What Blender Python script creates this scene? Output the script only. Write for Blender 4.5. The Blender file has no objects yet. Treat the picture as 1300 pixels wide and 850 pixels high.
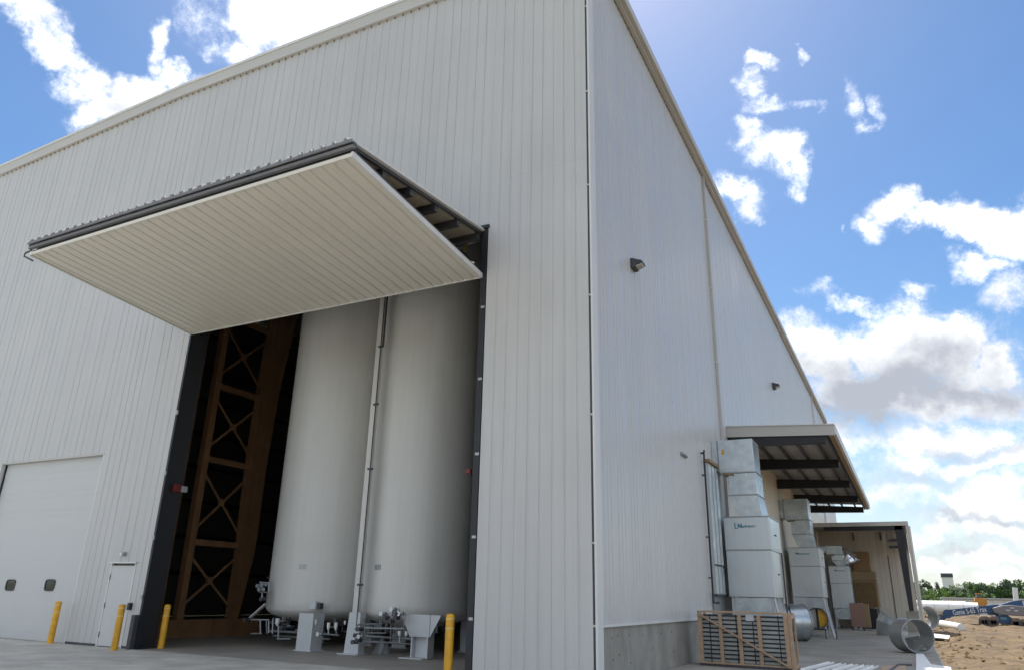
import bpy, bmesh, math, random
from mathutils import Vector, Matrix
from math import radians as rad, sin, cos, pi
S = bpy.context.scene
COL = S.collection
rnd = random.Random(7)

# ------------------------------------------------------------------ camera
YAW, PIT, ROL, FPX = -0.48585, 0.34074, 0.0239, 923.625
CAM = Vector((5.417, -14.007, 1.62))
fw = Vector((sin(YAW)*cos(PIT), cos(YAW)*cos(PIT), sin(PIT)))
r0 = Vector((cos(YAW), -sin(YAW), 0)); u0 = r0.cross(fw)
rt = r0*cos(ROL)+u0*sin(ROL); up = -r0*sin(ROL)+u0*cos(ROL)
cd = bpy.data.cameras.new('camera'); cam = bpy.data.objects.new('camera', cd); COL.objects.link(cam)
cam.matrix_world = Matrix(((rt.x,up.x,-fw.x,CAM.x),(rt.y,up.y,-fw.y,CAM.y),(rt.z,up.z,-fw.z,CAM.z),(0,0,0,1)))
cd.sensor_width = 36; cd.lens = FPX*36/1300; cd.clip_start = .05; cd.clip_end = 6000
S.cycles.diffuse_bounces = 6; S.cycles.max_bounces = 10
S.camera = cam
def _ray(px, py): return fw + rt*((px-650)/FPX) - up*((py-425)/FPX)
def AY(px, py, y=0): d=_ray(px,py); return CAM+d*((y-CAM.y)/d.y)
def AX(px, py, x=0): d=_ray(px,py); return CAM+d*((x-CAM.x)/d.x)
def AZ(px, py, z=0): d=_ray(px,py); return CAM+d*((z-CAM.z)/d.z)

# ------------------------------------------------------------------ light
SUN_EL, SUN_AZ = 58.6, -27.8          # azimuth from +Y towards +X
S.view_settings.view_transform='Standard'; S.view_settings.look='None'
S.view_settings.exposure = 0.75; S.view_settings.gamma = 1
sd = bpy.data.lights.new('sun','SUN'); sd.energy=3.6; sd.angle=rad(.53); sd.color=(1,.95,.88)
so = bpy.data.objects.new('sun', sd); COL.objects.link(so)
sdir = Vector((sin(rad(SUN_AZ))*cos(rad(SUN_EL)), cos(rad(SUN_AZ))*cos(rad(SUN_EL)), sin(rad(SUN_EL))))
so.rotation_euler = (-sdir).to_track_quat('-Z','Y').to_euler(); so.location=(-30,60,120)

W = bpy.data.worlds.new('World'); S.world = W; W.use_nodes = True
# cloud lumps: azimuth, elevation, half-widths (deg), rotation, strength, grey belly
CLOUDS = [
(-69.48,34.89,2.55,1.19,-164.0,1.00,0),
(-67.20,34.86,2.40,1.44,-173.6,1.00,0),
(-65.58,33.78,1.98,1.64,154.7,1.00,0),
(-63.88,32.45,2.53,2.19,161.3,1.00,0),
(-62.48,30.82,2.61,1.81,-158.2,1.45,0),
(-60.36,32.67,3.81,1.85,-170.5,1.45,0),
(-58.97,35.86,1.81,1.16,102.6,1.00,0),
(-56.65,34.31,2.60,0.96,178.7,1.00,0),
(-66.78,25.77,1.09,0.64,-158.8,1.00,0),
(-57.28,31.85,3.44,2.10,-163.0,1.00,0),
(-61.91,31.11,2.38,1.32,-160.4,0.55,2),
(-51.42,39.54,4.11,2.45,-166.4,1.45,0),
(-45.99,42.23,8.59,2.44,-169.8,1.45,0),
(-52.87,37.07,2.55,1.46,-165.6,1.00,0),
(-41.03,43.77,6.77,2.78,-172.6,1.45,0),
(-46.95,39.69,6.11,2.14,-155.5,1.00,0),
(-56.43,38.50,2.75,2.46,97.1,0.42,0),
(-43.68,41.58,2.77,0.76,-153.8,0.50,2),
(-5.28,42.28,2.06,0.40,169.2,0.70,0),
(-1.79,39.37,0.84,0.60,164.9,0.50,0),
(-5.45,38.42,1.58,0.63,176.4,0.70,0),
(-7.83,37.22,0.94,0.54,170.2,0.45,0),
(-6.72,36.93,1.73,1.39,166.9,0.75,0),
(-5.72,35.46,2.32,0.98,177.4,0.85,0),
(-7.41,33.51,1.90,1.48,151.0,0.80,0),
(-5.86,31.93,2.91,1.78,162.6,0.95,0),
(-4.32,30.21,1.80,1.09,95.5,0.75,0),
(-9.02,29.40,2.68,1.50,156.3,0.95,0),
(-8.19,28.14,1.64,1.04,172.0,0.80,0),
(-2.56,35.09,1.75,0.58,168.3,0.55,0),
(0.69,34.28,1.52,1.02,107.8,0.58,0),
(2.35,33.61,1.67,0.63,85.7,0.50,0),
(1.16,32.55,1.49,0.64,175.3,0.48,0),
(-0.98,25.62,0.45,0.44,140.3,0.60,0),
(2.94,26.48,2.25,1.61,165.6,1.45,0),
(1.02,25.88,1.45,1.40,127.2,1.00,0),
(5.18,25.12,2.44,1.16,166.7,1.45,0),
(8.13,24.85,3.34,1.54,165.3,1.45,0),
(10.68,23.52,2.69,2.48,148.9,1.45,0),
(7.83,22.12,3.02,1.33,155.6,1.00,0),
(9.17,19.47,2.22,2.04,164.8,1.00,0),
(3.40,20.84,1.72,0.76,169.9,0.80,0),
(-1.68,20.68,2.20,0.62,161.9,0.85,0),
(-3.82,21.54,1.42,0.69,172.7,0.45,0),
(2.18,18.00,4.79,2.29,172.1,1.45,0),
(-0.53,17.25,4.20,2.23,173.6,1.45,0),
(5.32,17.53,2.60,1.91,171.7,1.45,0),
(7.14,15.39,2.02,1.86,-178.8,1.45,0),
(-5.28,18.92,1.93,1.73,176.4,0.80,0),
(-3.81,17.04,3.30,2.86,177.7,1.45,0),
(-0.43,14.16,6.65,3.20,175.2,1.45,0),
(4.62,13.36,5.56,2.21,174.0,1.45,0),
(7.89,12.70,2.15,1.32,174.8,1.00,0),
(-4.47,11.40,4.80,2.25,177.6,1.20,0),
(2.39,16.05,7.41,4.34,173.5,1.20,0),
(7.08,13.06,3.08,2.55,179.7,1.10,0),
(2.49,10.38,6.14,2.11,176.2,1.00,0),
(4.87,5.38,5.21,2.95,-178.2,0.95,0),
(0.75,8.37,3.87,3.15,-172.5,0.90,0),
(1.15,14.55,7.49,2.84,174.2,0.95,2),
(4.66,13.62,5.10,2.00,173.8,0.90,2),
(2.92,16.26,4.90,1.95,172.7,0.75,2),
(-1.68,12.61,6.71,1.99,175.8,0.80,2),
(9.27,19.97,1.78,1.32,166.8,0.35,2),
(6.99,12.56,1.75,0.82,174.1,0.60,2),
(-0.50,9.94,5.46,1.19,176.7,0.95,0),
(5.23,10.16,2.70,1.12,-177.9,0.90,0),
(7.22,8.98,2.96,1.10,176.3,1.00,0),
(3.55,8.22,4.17,1.01,-174.0,0.95,0),
(0.51,6.70,4.29,1.36,178.6,1.00,0),
(4.56,6.14,4.82,1.30,178.3,1.00,0),
(1.09,4.21,5.10,1.22,179.6,0.90,0),
(5.48,3.90,4.23,1.16,179.7,1.00,0),
(3.11,2.61,7.48,0.88,-179.9,0.90,0),
(2.89,1.25,8.76,0.86,-179.1,0.75,0),
(4.66,9.43,3.59,0.62,175.8,0.50,2),
(2.05,7.52,4.19,0.62,177.4,0.45,2),
(4.38,5.05,4.80,0.45,178.5,0.60,2),
(2.31,3.20,6.29,0.49,179.7,0.50,2)
]
def build_world():
    nt=W.node_tree; N=nt.nodes; L=nt.links; N.clear()
    def n(t,**k):
        o=N.new(t)
        for a,b in k.items(): setattr(o,a,b)
        return o
    def math_(op,a,b=None,c=None,clamp=False):
        o=n('ShaderNodeMath',operation=op,use_clamp=clamp)
        for i,v in enumerate((a,b,c)):
            if v is None: continue
            if isinstance(v,(int,float)): o.inputs[i].default_value=v
            else: L.new(v,o.inputs[i])
        return o.outputs[0]
    def mr(v,a,b,c=0,d=1,smooth=True):
        o=n('ShaderNodeMapRange',interpolation_type='SMOOTHSTEP' if smooth else 'LINEAR')
        L.new(v,o.inputs[0])
        for i,x in zip((1,2,3,4),(a,b,c,d)): o.inputs[i].default_value=x
        return o.outputs[0]
    out=n('ShaderNodeOutputWorld')
    sky=n('ShaderNodeTexSky',sky_type='NISHITA'); sky.sun_disc=False
    sky.sun_elevation=rad(SUN_EL); sky.sun_rotation=rad(SUN_AZ); sky.air_density=1.0; sky.dust_density=.6; sky.ozone_density=.9
    tc=n('ShaderNodeTexCoord'); sep=n('ShaderNodeSeparateXYZ'); L.new(tc.outputs['Generated'],sep.inputs[0])
    az=math_('MULTIPLY',math_('ARCTAN2',sep.outputs[0],sep.outputs[1]),57.2958)
    el=math_('MULTIPLY',math_('ARCSINE',sep.outputs[2]),57.2958)
    cb=n('ShaderNodeCombineXYZ'); L.new(az,cb.inputs[0]); L.new(el,cb.inputs[1])
    # warp
    def noise(vec,scale,detail,rough=.55,off=(0,0,0),stretch=None):
        mp=n('ShaderNodeMapping'); L.new(vec,mp.inputs[0]); mp.inputs[1].default_value=off
        if stretch: mp.inputs[3].default_value=stretch
        o=n('ShaderNodeTexNoise'); L.new(mp.outputs[0],o.inputs['Vector'])
        o.inputs['Scale'].default_value=scale; o.inputs['Detail'].default_value=detail; o.inputs['Roughness'].default_value=rough
        return o
    w1=noise(tc.outputs['Generated'],10,9,.58,(3,1,7))
    sub=n('ShaderNodeVectorMath',operation='SUBTRACT'); L.new(w1.outputs['Color'],sub.inputs[0]); sub.inputs[1].default_value=(.5,.5,.5)
    sc=n('ShaderNodeVectorMath',operation='SCALE'); L.new(sub.outputs[0],sc.inputs[0]); sc.inputs['Scale'].default_value=7.5
    ad=n('ShaderNodeVectorMath',operation='ADD'); L.new(cb.outputs[0],ad.inputs[0]); L.new(sc.outputs[0],ad.inputs[1])
    D=None; B=None
    for (a,e,ra,re,ro,st,be) in CLOUDS:
        mp=n('ShaderNodeMapping',vector_type='TEXTURE'); L.new(ad.outputs[0],mp.inputs[0])
        mp.inputs[1].default_value=(a,e,0); mp.inputs[2].default_value=(0,0,rad(ro)); mp.inputs[3].default_value=(ra,re,1)
        sp=n('ShaderNodeVectorMath',operation='MULTIPLY'); L.new(mp.outputs[0],sp.inputs[0]); sp.inputs[1].default_value=(1,1,0)
        ln=n('ShaderNodeVectorMath',operation='LENGTH'); L.new(sp.outputs[0],ln.inputs[0])
        if be<2:
            v=mr(ln.outputs['Value'],.15,1.3,st,0)
            D=v if D is None else math_('MAXIMUM',D,v)
        if be>=1:
            v=mr(ln.outputs['Value'],.1,1.55,st if be>=2 else .8,0)
            B=v if B is None else math_('MAXIMUM',B,v)
    f1=noise(tc.outputs['Generated'],30,15,.72)
    f2=noise(tc.outputs['Generated'],5,5,.6,(9,2,4))
    # scattered fair-weather clouds over the rest of the sky
    dz=math_('ADD',math_('MAXIMUM',sep.outputs[2],0),.12)
    px=math_('DIVIDE',sep.outputs[0],dz); py=math_('DIVIDE',sep.outputs[1],dz)
    cp=n('ShaderNodeCombineXYZ'); L.new(px,cp.inputs[0]); L.new(py,cp.inputs[1])
    g=noise(cp.outputs[0],1.3,10,.6,(4.2,1.7,0))
    gen=mr(g.outputs['Fac'],.42,.59,0,1)
    # the patch of sky described lump by lump above
    mp=n('ShaderNodeMapping',vector_type='TEXTURE'); L.new(cb.outputs[0],mp.inputs[0]); mp.inputs[1].default_value=(-22,24,0); mp.inputs[3].default_value=(62,30,1)
    ln=n('ShaderNodeVectorMath',operation='LENGTH'); L.new(mp.outputs[0],ln.inputs[0])
    gen=math_('MULTIPLY',gen,mr(ln.outputs['Value'],.85,1.2,0,1))
    D=math_('MAXIMUM',D,gen)
    nz=math_('SUBTRACT',f1.outputs['Fac'],.5); nz2=math_('SUBTRACT',f2.outputs['Fac'],.5)
    gate=mr(D,.02,.3)
    dens=math_('ADD',D,math_('MULTIPLY',math_('ADD',math_('MULTIPLY',nz,2.4),math_('MULTIPLY',nz2,.5)),gate))
    alpha=math_('POWER',mr(dens,.08,1.08,smooth=False),1.8)
    # shade: thick centres grey, rims bright, billows from finer noise
    f3=noise(tc.outputs['Generated'],13,9,.55,(.03,.02,.05),)
    shade=math_('ADD',math_('MULTIPLY',B,1.25),math_('MULTIPLY',math_('SUBTRACT',f3.outputs['Fac'],.5),2.0))
    shade=math_('ADD',shade,math_('MULTIPLY',mr(dens,.9,1.9),.22))
    shade=math_('ADD',shade,math_('MULTIPLY',mr(el,2,38,1,0),.52))
    dt=n('ShaderNodeVectorMath',operation='DOT_PRODUCT'); L.new(tc.outputs['Generated'],dt.inputs[0]); dt.inputs[1].default_value=tuple(sdir)
    shade=math_('SUBTRACT',shade,math_('MULTIPLY',mr(dt.outputs['Value'],.5,-.15,0,1),.75))   # clouds away from the sun show their lit sides
    shade=math_('POWER',mr(shade,.0,1.5,smooth=False),.6)
    cr=n('ShaderNodeMix',data_type='RGBA'); L.new(shade,cr.inputs[0])
    cr.inputs[6].default_value=(1.0,.995,.98,1); cr.inputs[7].default_value=(.25,.27,.31,1)
    hz=mr(el,-1,16,1,0)      # pale air low over the horizon
    b1=n('ShaderNodeBackground'); b1.inputs[1].default_value=.084
    hsv=n('ShaderNodeHueSaturation'); L.new(sky.outputs[0],hsv.inputs['Color']); hsv.inputs['Saturation'].default_value=1.30
    hm=n('ShaderNodeMix',data_type='RGBA'); L.new(math_('MULTIPLY',hz,.55),hm.inputs[0]); L.new(hsv.outputs[0],hm.inputs[6]); hm.inputs[7].default_value=(5.2,6.0,7.0,1)
    L.new(hm.outputs[2],b1.inputs[0])
    b2=n('ShaderNodeBackground'); L.new(cr.outputs[2],b2.inputs[0]); b2.inputs[1].default_value=1.22
    mx=n('ShaderNodeMixShader'); L.new(alpha,mx.inputs[0]); L.new(b1.outputs[0],mx.inputs[1]); L.new(b2.outputs[0],mx.inputs[2])
    L.new(mx.outputs[0],out.inputs[0])
build_world()
W.cycles.sampling_method='MANUAL'; W.cycles.sample_map_resolution=512

# ------------------------------------------------------------------ materials
MATS={}
def mat(name, col, rough=.6, metal=0, var=.06, vscale=3., bump=0, bscale=20., streak=0, spec=.5, emit=None, col2=None, blotch=0, aniso=None):
    if name in MATS: return MATS[name]
    m=bpy.data.materials.new(name); m.use_nodes=True; MATS[name]=m
    nt=m.node_tree; N=nt.nodes; L=nt.links; b=N['Principled BSDF']
    b.inputs['Roughness'].default_value=rough; b.inputs['Metallic'].default_value=metal
    b.inputs['Specular IOR Level'].default_value=spec
    tc=N.new('ShaderNodeTexCoord'); geo=N.new('ShaderNodeNewGeometry'); oi=N.new('ShaderNodeObjectInfo')
    nz=N.new('ShaderNodeTexNoise'); nz.inputs['Scale'].default_value=vscale; nz.inputs['Detail'].default_value=6; nz.inputs['Roughness'].default_value=.6
    L.new(geo.outputs['Position'],nz.inputs['Vector'])
    mr=N.new('ShaderNodeMapRange'); L.new(nz.outputs['Fac'],mr.inputs[0]); mr.inputs[1].default_value=.3; mr.inputs[2].default_value=.7
    mr.inputs[3].default_value=1-var; mr.inputs[4].default_value=1+var
    fac=mr.outputs[0]
    # per object tone
    r2=N.new('ShaderNodeMapRange'); L.new(oi.outputs['Random'],r2.inputs[0]); r2.inputs[3].default_value=1-var*.35; r2.inputs[4].default_value=1+var*.35
    mu=N.new('ShaderNodeMath'); mu.operation='MULTIPLY'; L.new(fac,mu.inputs[0]); L.new(r2.outputs[0],mu.inputs[1]); fac=mu.outputs[0]
    if streak:
        mp=N.new('ShaderNodeMapping'); L.new(geo.outputs['Position'],mp.inputs[0]); mp.inputs[3].default_value=(6,6,.22)
        s=N.new('ShaderNodeTexNoise'); s.inputs['Scale'].default_value=1.3; s.inputs['Detail'].default_value=5; L.new(mp.outputs[0],s.inputs['Vector'])
        q=N.new('ShaderNodeMapRange'); L.new(s.outputs['Fac'],q.inputs[0]); q.inputs[1].default_value=.42; q.inputs[2].default_value=.75; q.inputs[3].default_value=1; q.inputs[4].default_value=1-streak
        mu=N.new('ShaderNodeMath'); mu.operation='MULTIPLY'; L.new(fac,mu.inputs[0]); L.new(q.outputs[0],mu.inputs[1]); fac=mu.outputs[0]
    base=None
    if col2:
        s=N.new('ShaderNodeTexNoise'); s.inputs['Scale'].default_value=blotch or 1.; s.inputs['Detail'].default_value=8; s.inputs['Roughness'].default_value=.65
        L.new(geo.outputs['Position'],s.inputs['Vector'])
        q=N.new('ShaderNodeMapRange'); L.new(s.outputs['Fac'],q.inputs[0]); q.inputs[1].default_value=.38; q.inputs[2].default_value=.62
        mc=N.new('ShaderNodeMix'); mc.data_type='RGBA'; L.new(q.outputs[0],mc.inputs[0]); mc.inputs[6].default_value=(*col,1); mc.inputs[7].default_value=(*col2,1)
        base=mc.outputs[2]
    vm=N.new('ShaderNodeVectorMath'); vm.operation='SCALE'
    if base is not None: L.new(base,vm.inputs[0])
    else: vm.inputs[0].default_value=col
    L.new(fac,vm.inputs['Scale']); L.new(vm.outputs[0],b.inputs['Base Color'])
    # gloss varies a little
    rr=N.new('ShaderNodeMapRange'); L.new(nz.outputs['Fac'],rr.inputs[0]); rr.inputs[1].default_value=.3; rr.inputs[2].default_value=.7
    rr.inputs[3].default_value=max(.02,rough-.07); rr.inputs[4].default_value=min(1,rough+.07); L.new(rr.outputs[0],b.inputs['Roughness'])
    if bump:
        n2=N.new('ShaderNodeTexNoise'); n2.inputs['Scale'].default_value=bscale; n2.inputs['Detail'].default_value=4
        if aniso:
            mp=N.new('ShaderNodeMapping'); L.new(geo.outputs['Position'],mp.inputs[0]); mp.inputs[3].default_value=aniso; L.new(mp.outputs[0],n2.inputs['Vector'])
        else: L.new(geo.outputs['Position'],n2.inputs['Vector'])
        bp=N.new('ShaderNodeBump'); bp.inputs['Strength'].default_value=1; bp.inputs['Distance'].default_value=bump
        L.new(n2.outputs['Fac'],bp.inputs['Height']); L.new(bp.outputs[0],b.inputs['Normal'])
    if emit:
        b.inputs['Emission Color'].default_value=(*emit[:3],1); b.inputs['Emission Strength'].default_value=emit[3]
    return m
M_WALL=mat('white_wall_panel',(.51,.503,.49),.40,0,.04,.35,.006,1.2,.06,aniso=(2.5,2.5,.5))
M_SIDE=mat('white_side_panel',(.53,.53,.525),.34,0,.035,.4,.0007,.8,.05,aniso=(1,2.5,.25))
M_BEIGE=mat('beige_wall_panel',(.64,.60,.52),.5,0,.05,.5,.003,2,.06)
M_CREAM=mat('cream_door_skin',(.66,.63,.55),.45,0,.02,.5)
M_TRIM=mat('beige_trim',(.50,.485,.455),.45,0,.04,1)
M_WTRIM=mat('white_trim',(.66,.66,.64),.45,0,.04,1,streak=.08)
M_DOOR=mat('white_door_paint',(.54,.545,.535),.45,0,.02,1,.0015,3)
M_BLACK=mat('black_steel',(.012,.013,.018),.5,0,.2,2)
M_DARK=mat('dark_grey_steel',(.05,.052,.058),.5,0,.15,2)
M_GTUBE=mat('grey_tube_steel',(.16,.16,.165),.5,0,.1,3)
M_BROWN=mat('brown_primer_steel',(.30,.16,.078),.6,0,.18,2,streak=.25)
M_TANK=mat('tank_white_paint',(.62,.61,.58),.34,0,.03,.6,.002,1.2,.05)
M_LEG=mat('tank_leg_paint',(.55,.57,.58),.45,0,.06,2)
M_GALV=mat('galvanised_sheet',(.60,.65,.68),.32,.75,.03,1.5,.0004,1.5,col2=(.44,.49,.52),blotch=3)
M_GALVD=mat('weathered_galvanised',(.36,.38,.39),.42,.5,.08,3,.001,3,.12)
M_UNIT=mat('unit_casing',(.56,.60,.62),.34,.6,.03,1.5,.0004,1.5,.05)
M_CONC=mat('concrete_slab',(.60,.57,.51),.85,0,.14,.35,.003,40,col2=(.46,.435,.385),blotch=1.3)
M_CONC2=mat('dusty_shaded_side_slab',(.33,.308,.272),.85,0,.14,.5,.002,40,col2=(.25,.232,.20),blotch=.7)  # dusty surface, with canopy shade also put into the darker colour
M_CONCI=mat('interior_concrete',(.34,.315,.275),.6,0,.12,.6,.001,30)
M_FOUND=mat('foundation_concrete',(.33,.315,.28),.85,0,.14,1.2,.003,9,.10,col2=(.25,.235,.205),blotch=1.1)
M_DIRT=mat('bare_dirt',(.175,.12,.06),.95,0,.28,3,.16,2.2,col2=(.09,.058,.032),blotch=.5)
M_CLOD=mat('dirt_clod',(.24,.165,.085),.95,0,.2,3)
M_GRASS=mat('far_ground',(.13,.14,.06),.95,0,.2,.05)
M_YEL=mat('safety_yellow_paint',(.80,.42,.015),.5,0,.1,5,.002,25,.2,col2=(.66,.33,.02),blotch=7)
M_BAND=mat('bollard_band',(.72,.50,.20),.35,0,.05,5)
M_WOOD=mat('pale_timber',(.42,.29,.19),.75,0,.15,8,.002,50,aniso=(1,1,1))
M_COIL=mat('coil_tray',(.30,.31,.30),.5,.3,.2,4)
M_RED=mat('red_paint',(.13,.01,.01),.4)
M_WHITE=mat('white_plastic',(.75,.74,.72),.4)
M_FOAM=mat('white_sheet',(.82,.82,.80),.6,0,.04,3,.004,4)
M_PINK=mat('faded_red_box',(.26,.15,.12),.7,0,.12,4)
M_MEDIA=mat('brown_media',(.20,.12,.05),.8,0,.3,9,.01,14)
M_BRN2=mat('tan_housing',(.26,.18,.09),.6,0,.1,2)
M_BLUE=mat('lift_blue_paint',(.018,.07,.17),.35,0,.08,2)
M_COVER=mat('grey_cover',(.20,.19,.20),.45,0,.08,1)
M_TRACK=mat('muddy_track',(.20,.15,.12),.9,0,.3,4,.02,8)
M_ORANGE=mat('machine_yellow',(.50,.22,.03),.5,0,.15,2)
M_GLASS=mat('dark_glass',(.015,.018,.02),.08,0,.05,2,spec=.8)
M_LENS=mat('lamp_lens',(.45,.43,.36),.15)
M_ROOFIN=mat('roof_deck_underside',(.46,.455,.44),.5,.1,.08,1)
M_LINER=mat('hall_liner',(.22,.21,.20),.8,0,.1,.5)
M_INS=mat('leaf_insulation',(.42,.38,.30),.7,0,.08,1)
M_TEXT=mat('blue_lettering',(.03,.17,.26),.4)
M_LET=mat('white_lettering',(.75,.77,.8),.4)
M_TUBE=mat('lit_tube',(1,1,1),.4,emit=(1,.98,.9,5))
M_LEAF=[mat('leaves_dark',(.06,.11,.03),.7,0,.35,.8),mat('leaves_mid',(.11,.19,.045),.7,0,.35,.8),mat('leaves_light',(.19,.28,.06),.7,0,.3,.8),mat('leaves_blue',(.055,.095,.055),.7,0,.3,.8)]
M_BARK=mat('bark',(.10,.08,.06),.9)
M_REFL=mat('bright_duct',(.75,.76,.76),.16,.9,.04,3,.004,3)

# ------------------------------------------------------------------ mesh helpers
class MB:
    def __init__(s): s.v=[]; s.f=[]; s.sm=[]
    def add(s,vs,fs,smooth=False):
        o=len(s.v); s.v+= [tuple(v) for v in vs]; s.f+=[tuple(i+o for i in f) for f in fs]; s.sm+=[smooth]*len(fs); return s
    def box(s,x0,x1,y0,y1,z0,z1):
        vs=[(x,y,z) for z in (z0,z1) for y in (y0,y1) for x in (x0,x1)]
        return s.add(vs,[(0,2,3,1),(4,5,7,6),(0,1,5,4),(2,6,7,3),(0,4,6,2),(1,3,7,5)])
    def hexa(s,p):   # p: 4 bottom ccw, 4 top
        return s.add(p,[(3,2,1,0),(4,5,6,7),(0,1,5,4),(1,2,6,5),(2,3,7,6),(3,0,4,7)])
    def bar(s,a,b,w,h,upv=(0,0,1)):
        a=Vector(a);b=Vector(b);d=(b-a).normalized();u=Vector(upv)
        if abs(d.dot(u))>.98: u=Vector((0,1,0))
        r=d.cross(u).normalized(); u=r.cross(d)
        q=[r*(-w/2)+u*(-h/2),r*(w/2)+u*(-h/2),r*(w/2)+u*(h/2),r*(-w/2)+u*(h/2)]
        return s.hexa([a+x for x in q]+[b+x for x in q])
    def tube(s,pts,r,n=8,caps=True):
        pts=[Vector(p) for p in pts]; rs=r if isinstance(r,(list,tuple)) else [r]*len(pts)
        rings=[];prev=None
        for i,p in enumerate(pts):
            d=(pts[min(i+1,len(pts)-1)]-pts[max(i-1,0)]).normalized()
            if prev is None:
                t=Vector((0,0,1)) if abs(d.z)<.9 else Vector((1,0,0)); a=d.cross(t).normalized()
            else: a=(prev-d*prev.dot(d)).normalized()
            prev=a; b=d.cross(a)
            rings.append([p+a*(rs[i]*cos(2*pi*k/n))+b*(rs[i]*sin(2*pi*k/n)) for k in range(n)])
        vs=[v for rg in rings for v in rg]; fs=[]
        for i in range(len(pts)-1):
            for k in range(n): fs.append((i*n+k,i*n+(k+1)%n,(i+1)*n+(k+1)%n,(i+1)*n+k))
        s.add(vs,fs,True)
        if caps:
            s.add(rings[0],[tuple(range(n))[::-1]]); s.add(rings[-1],[tuple(range(n))])
        return s
    def pipe_shell(s,a,b,ro,ri,n=32):   # hollow cylinder
        a=Vector(a);b=Vector(b);d=(b-a).normalized();t=Vector((0,0,1)) if abs(d.z)<.9 else Vector((1,0,0))
        x=d.cross(t).normalized();y=d.cross(x)
        R=[[c+x*(r*cos(2*pi*k/n))+y*(r*sin(2*pi*k/n)) for k in range(n)] for c,r in ((a,ro),(b,ro),(b,ri),(a,ri))]
        vs=[v for q in R for v in q]; fs=[]
        for i in range(4):
            j=(i+1)%4
            for k in range(n): fs.append((i*n+k,i*n+(k+1)%n,j*n+(k+1)%n,j*n+k))
        return s.add(vs,fs,True)
    def build(s,name,m,parent=None,loc=None,smooth=None,bevel=0):
        me=bpy.data.meshes.new(name); me.from_pydata(s.v,[],s.f)
        me.polygons.foreach_set('use_smooth',s.sm); me.materials.append(m)
        bm=bmesh.new(); bm.from_mesh(me); bmesh.ops.recalc_face_normals(bm,faces=bm.faces)
        for e in bm.edges:
            if len(e.link_faces)==2 and e.calc_face_angle(0)>.7: e.smooth=False
        bm.to_mesh(me); bm.free()
        o=bpy.data.objects.new(name,me); COL.objects.link(o)
        if parent: o.parent=parent
        if bevel:
            md=o.modifiers.new('bevel','BEVEL'); md.width=bevel; md.segments=2; md.limit_method='ANGLE'
        return o
def gores(name,par,C,xd,zd,yd,Rc,r,t0,t1,n,ms,nk=36,th=.012):
    """segmented elbow: each gore a piece of its own, ring planes turning about C"""
    C=Vector(C)
    def ring(t,rr):
        rad_=xd*cos(t)+zd*sin(t); return [C+rad_*(Rc+rr*cos(2*pi*k/nk))+yd*(rr*sin(2*pi*k/nk)) for k in range(nk)]
    for i in range(n):
        a=t0+(t1-t0)*i/n; b=t0+(t1-t0)*(i+1)/n; rs=[ring(a,r),ring(b,r),ring(b,r-th),ring(a,r-th)]
        vs=[v for q in rs for v in q]; fs=[(u*nk+k,u*nk+(k+1)%nk,((u+1)%4)*nk+(k+1)%nk,((u+1)%4)*nk+k) for u in range(4) for k in range(nk)]
        m=MB(); m.add(vs,fs,True); m.build(name,ms[i%len(ms)],par)
        d=(t1-t0)*.03; rs=[ring(b-d,r+.025),ring(b+d,r+.025),ring(b+d,r+.001),ring(b-d,r+.001)]; vs=[v for q in rs for v in q]
        m=MB(); m.add(vs,fs,True); m.build('seam_band',M_GALVD,par)
def tag(o,label=None,cat=None,group=None,kind=None):
    if label:o['label']=label
    if cat:o['category']=cat
    if group:o['group']=group
    if kind:o['kind']=kind
    return o
def empty(name,label,cat,loc=(0,0,0),group=None):
    o=bpy.data.objects.new(name,None); COL.objects.link(o); o.location=loc; o.empty_display_size=.3
    return tag(o,label,cat,group)
def rebase(root,loc):
    """put the thing's origin at loc while its parts stay where they are"""
    root.location=loc
    for c in root.children:
        c.location=Vector(c.location)-Vector(loc)
def kids(o): return list(o.children)
def copy_tree(o,parent=None):
    c=o.copy(); COL.objects.link(c); c.parent=parent
    for ch in kids(o): copy_tree(ch,c)
    return c
def ribbed(axis,a0,a1,z0,za,zb,out,depth=.10,pitch=.3,gw=.05,gd=.015,gap=.0022,sgn=-1,dip=None):
    """vertical wall panel running a0..a1 along axis 'x' or 'y' from z0 up to za (at a0) / zb (at a1), V grooves on the face"""
    w=a1-a0; n=max(1,round(w/pitch)); p=w/n
    prof=[(a0+gap,-.02)]
    prof.append((a0+gap,0))
    for i in range(1,n):
        c=a0+i*p
        prof+=[(c-gw/2,0),(c-gw/5,-gd),(c+gw/5,-gd),(c+gw/2,0)]
    prof+=[(a1-gap,0),(a1-gap,-.02)]
    mb=MB(); vs=[]
    def P(a,o,z):
        oo=out+o*(-sgn)*(-1) if False else out-sgn*o*(-1)*(-1)
        return (a,out+(-o)*(-sgn)*1.0 if False else out+(sgn)*(o),z) if axis=='x' else (out+(sgn)*(o),a,z)
    for a,o in prof:
        t=(a-a0)/w; vs+=[P(a,o,z0),P(a,o,za+(zb-za)*t)]
    m=len(prof); fs=[(2*i,2*i+2,2*i+3,2*i+1) for i in range(m-1)]
    k=len(vs)
    vs+=[P(a0+gap,-depth,z0),P(a0+gap,-depth,za),P(a1-gap,-depth,z0),P(a1-gap,-depth,zb)]
    fs+=[(k,0,1,k+1),(2*m-2,k+2,k+3,2*m-1),(k+2,k,k+1,k+3)]
    fs+=[tuple([k]+[2*i for i in range(m)]+[k+2])[::-1],tuple([k+1]+[2*i+1 for i in range(m)]+[k+3])]
    return mb.add(vs,fs)

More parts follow.
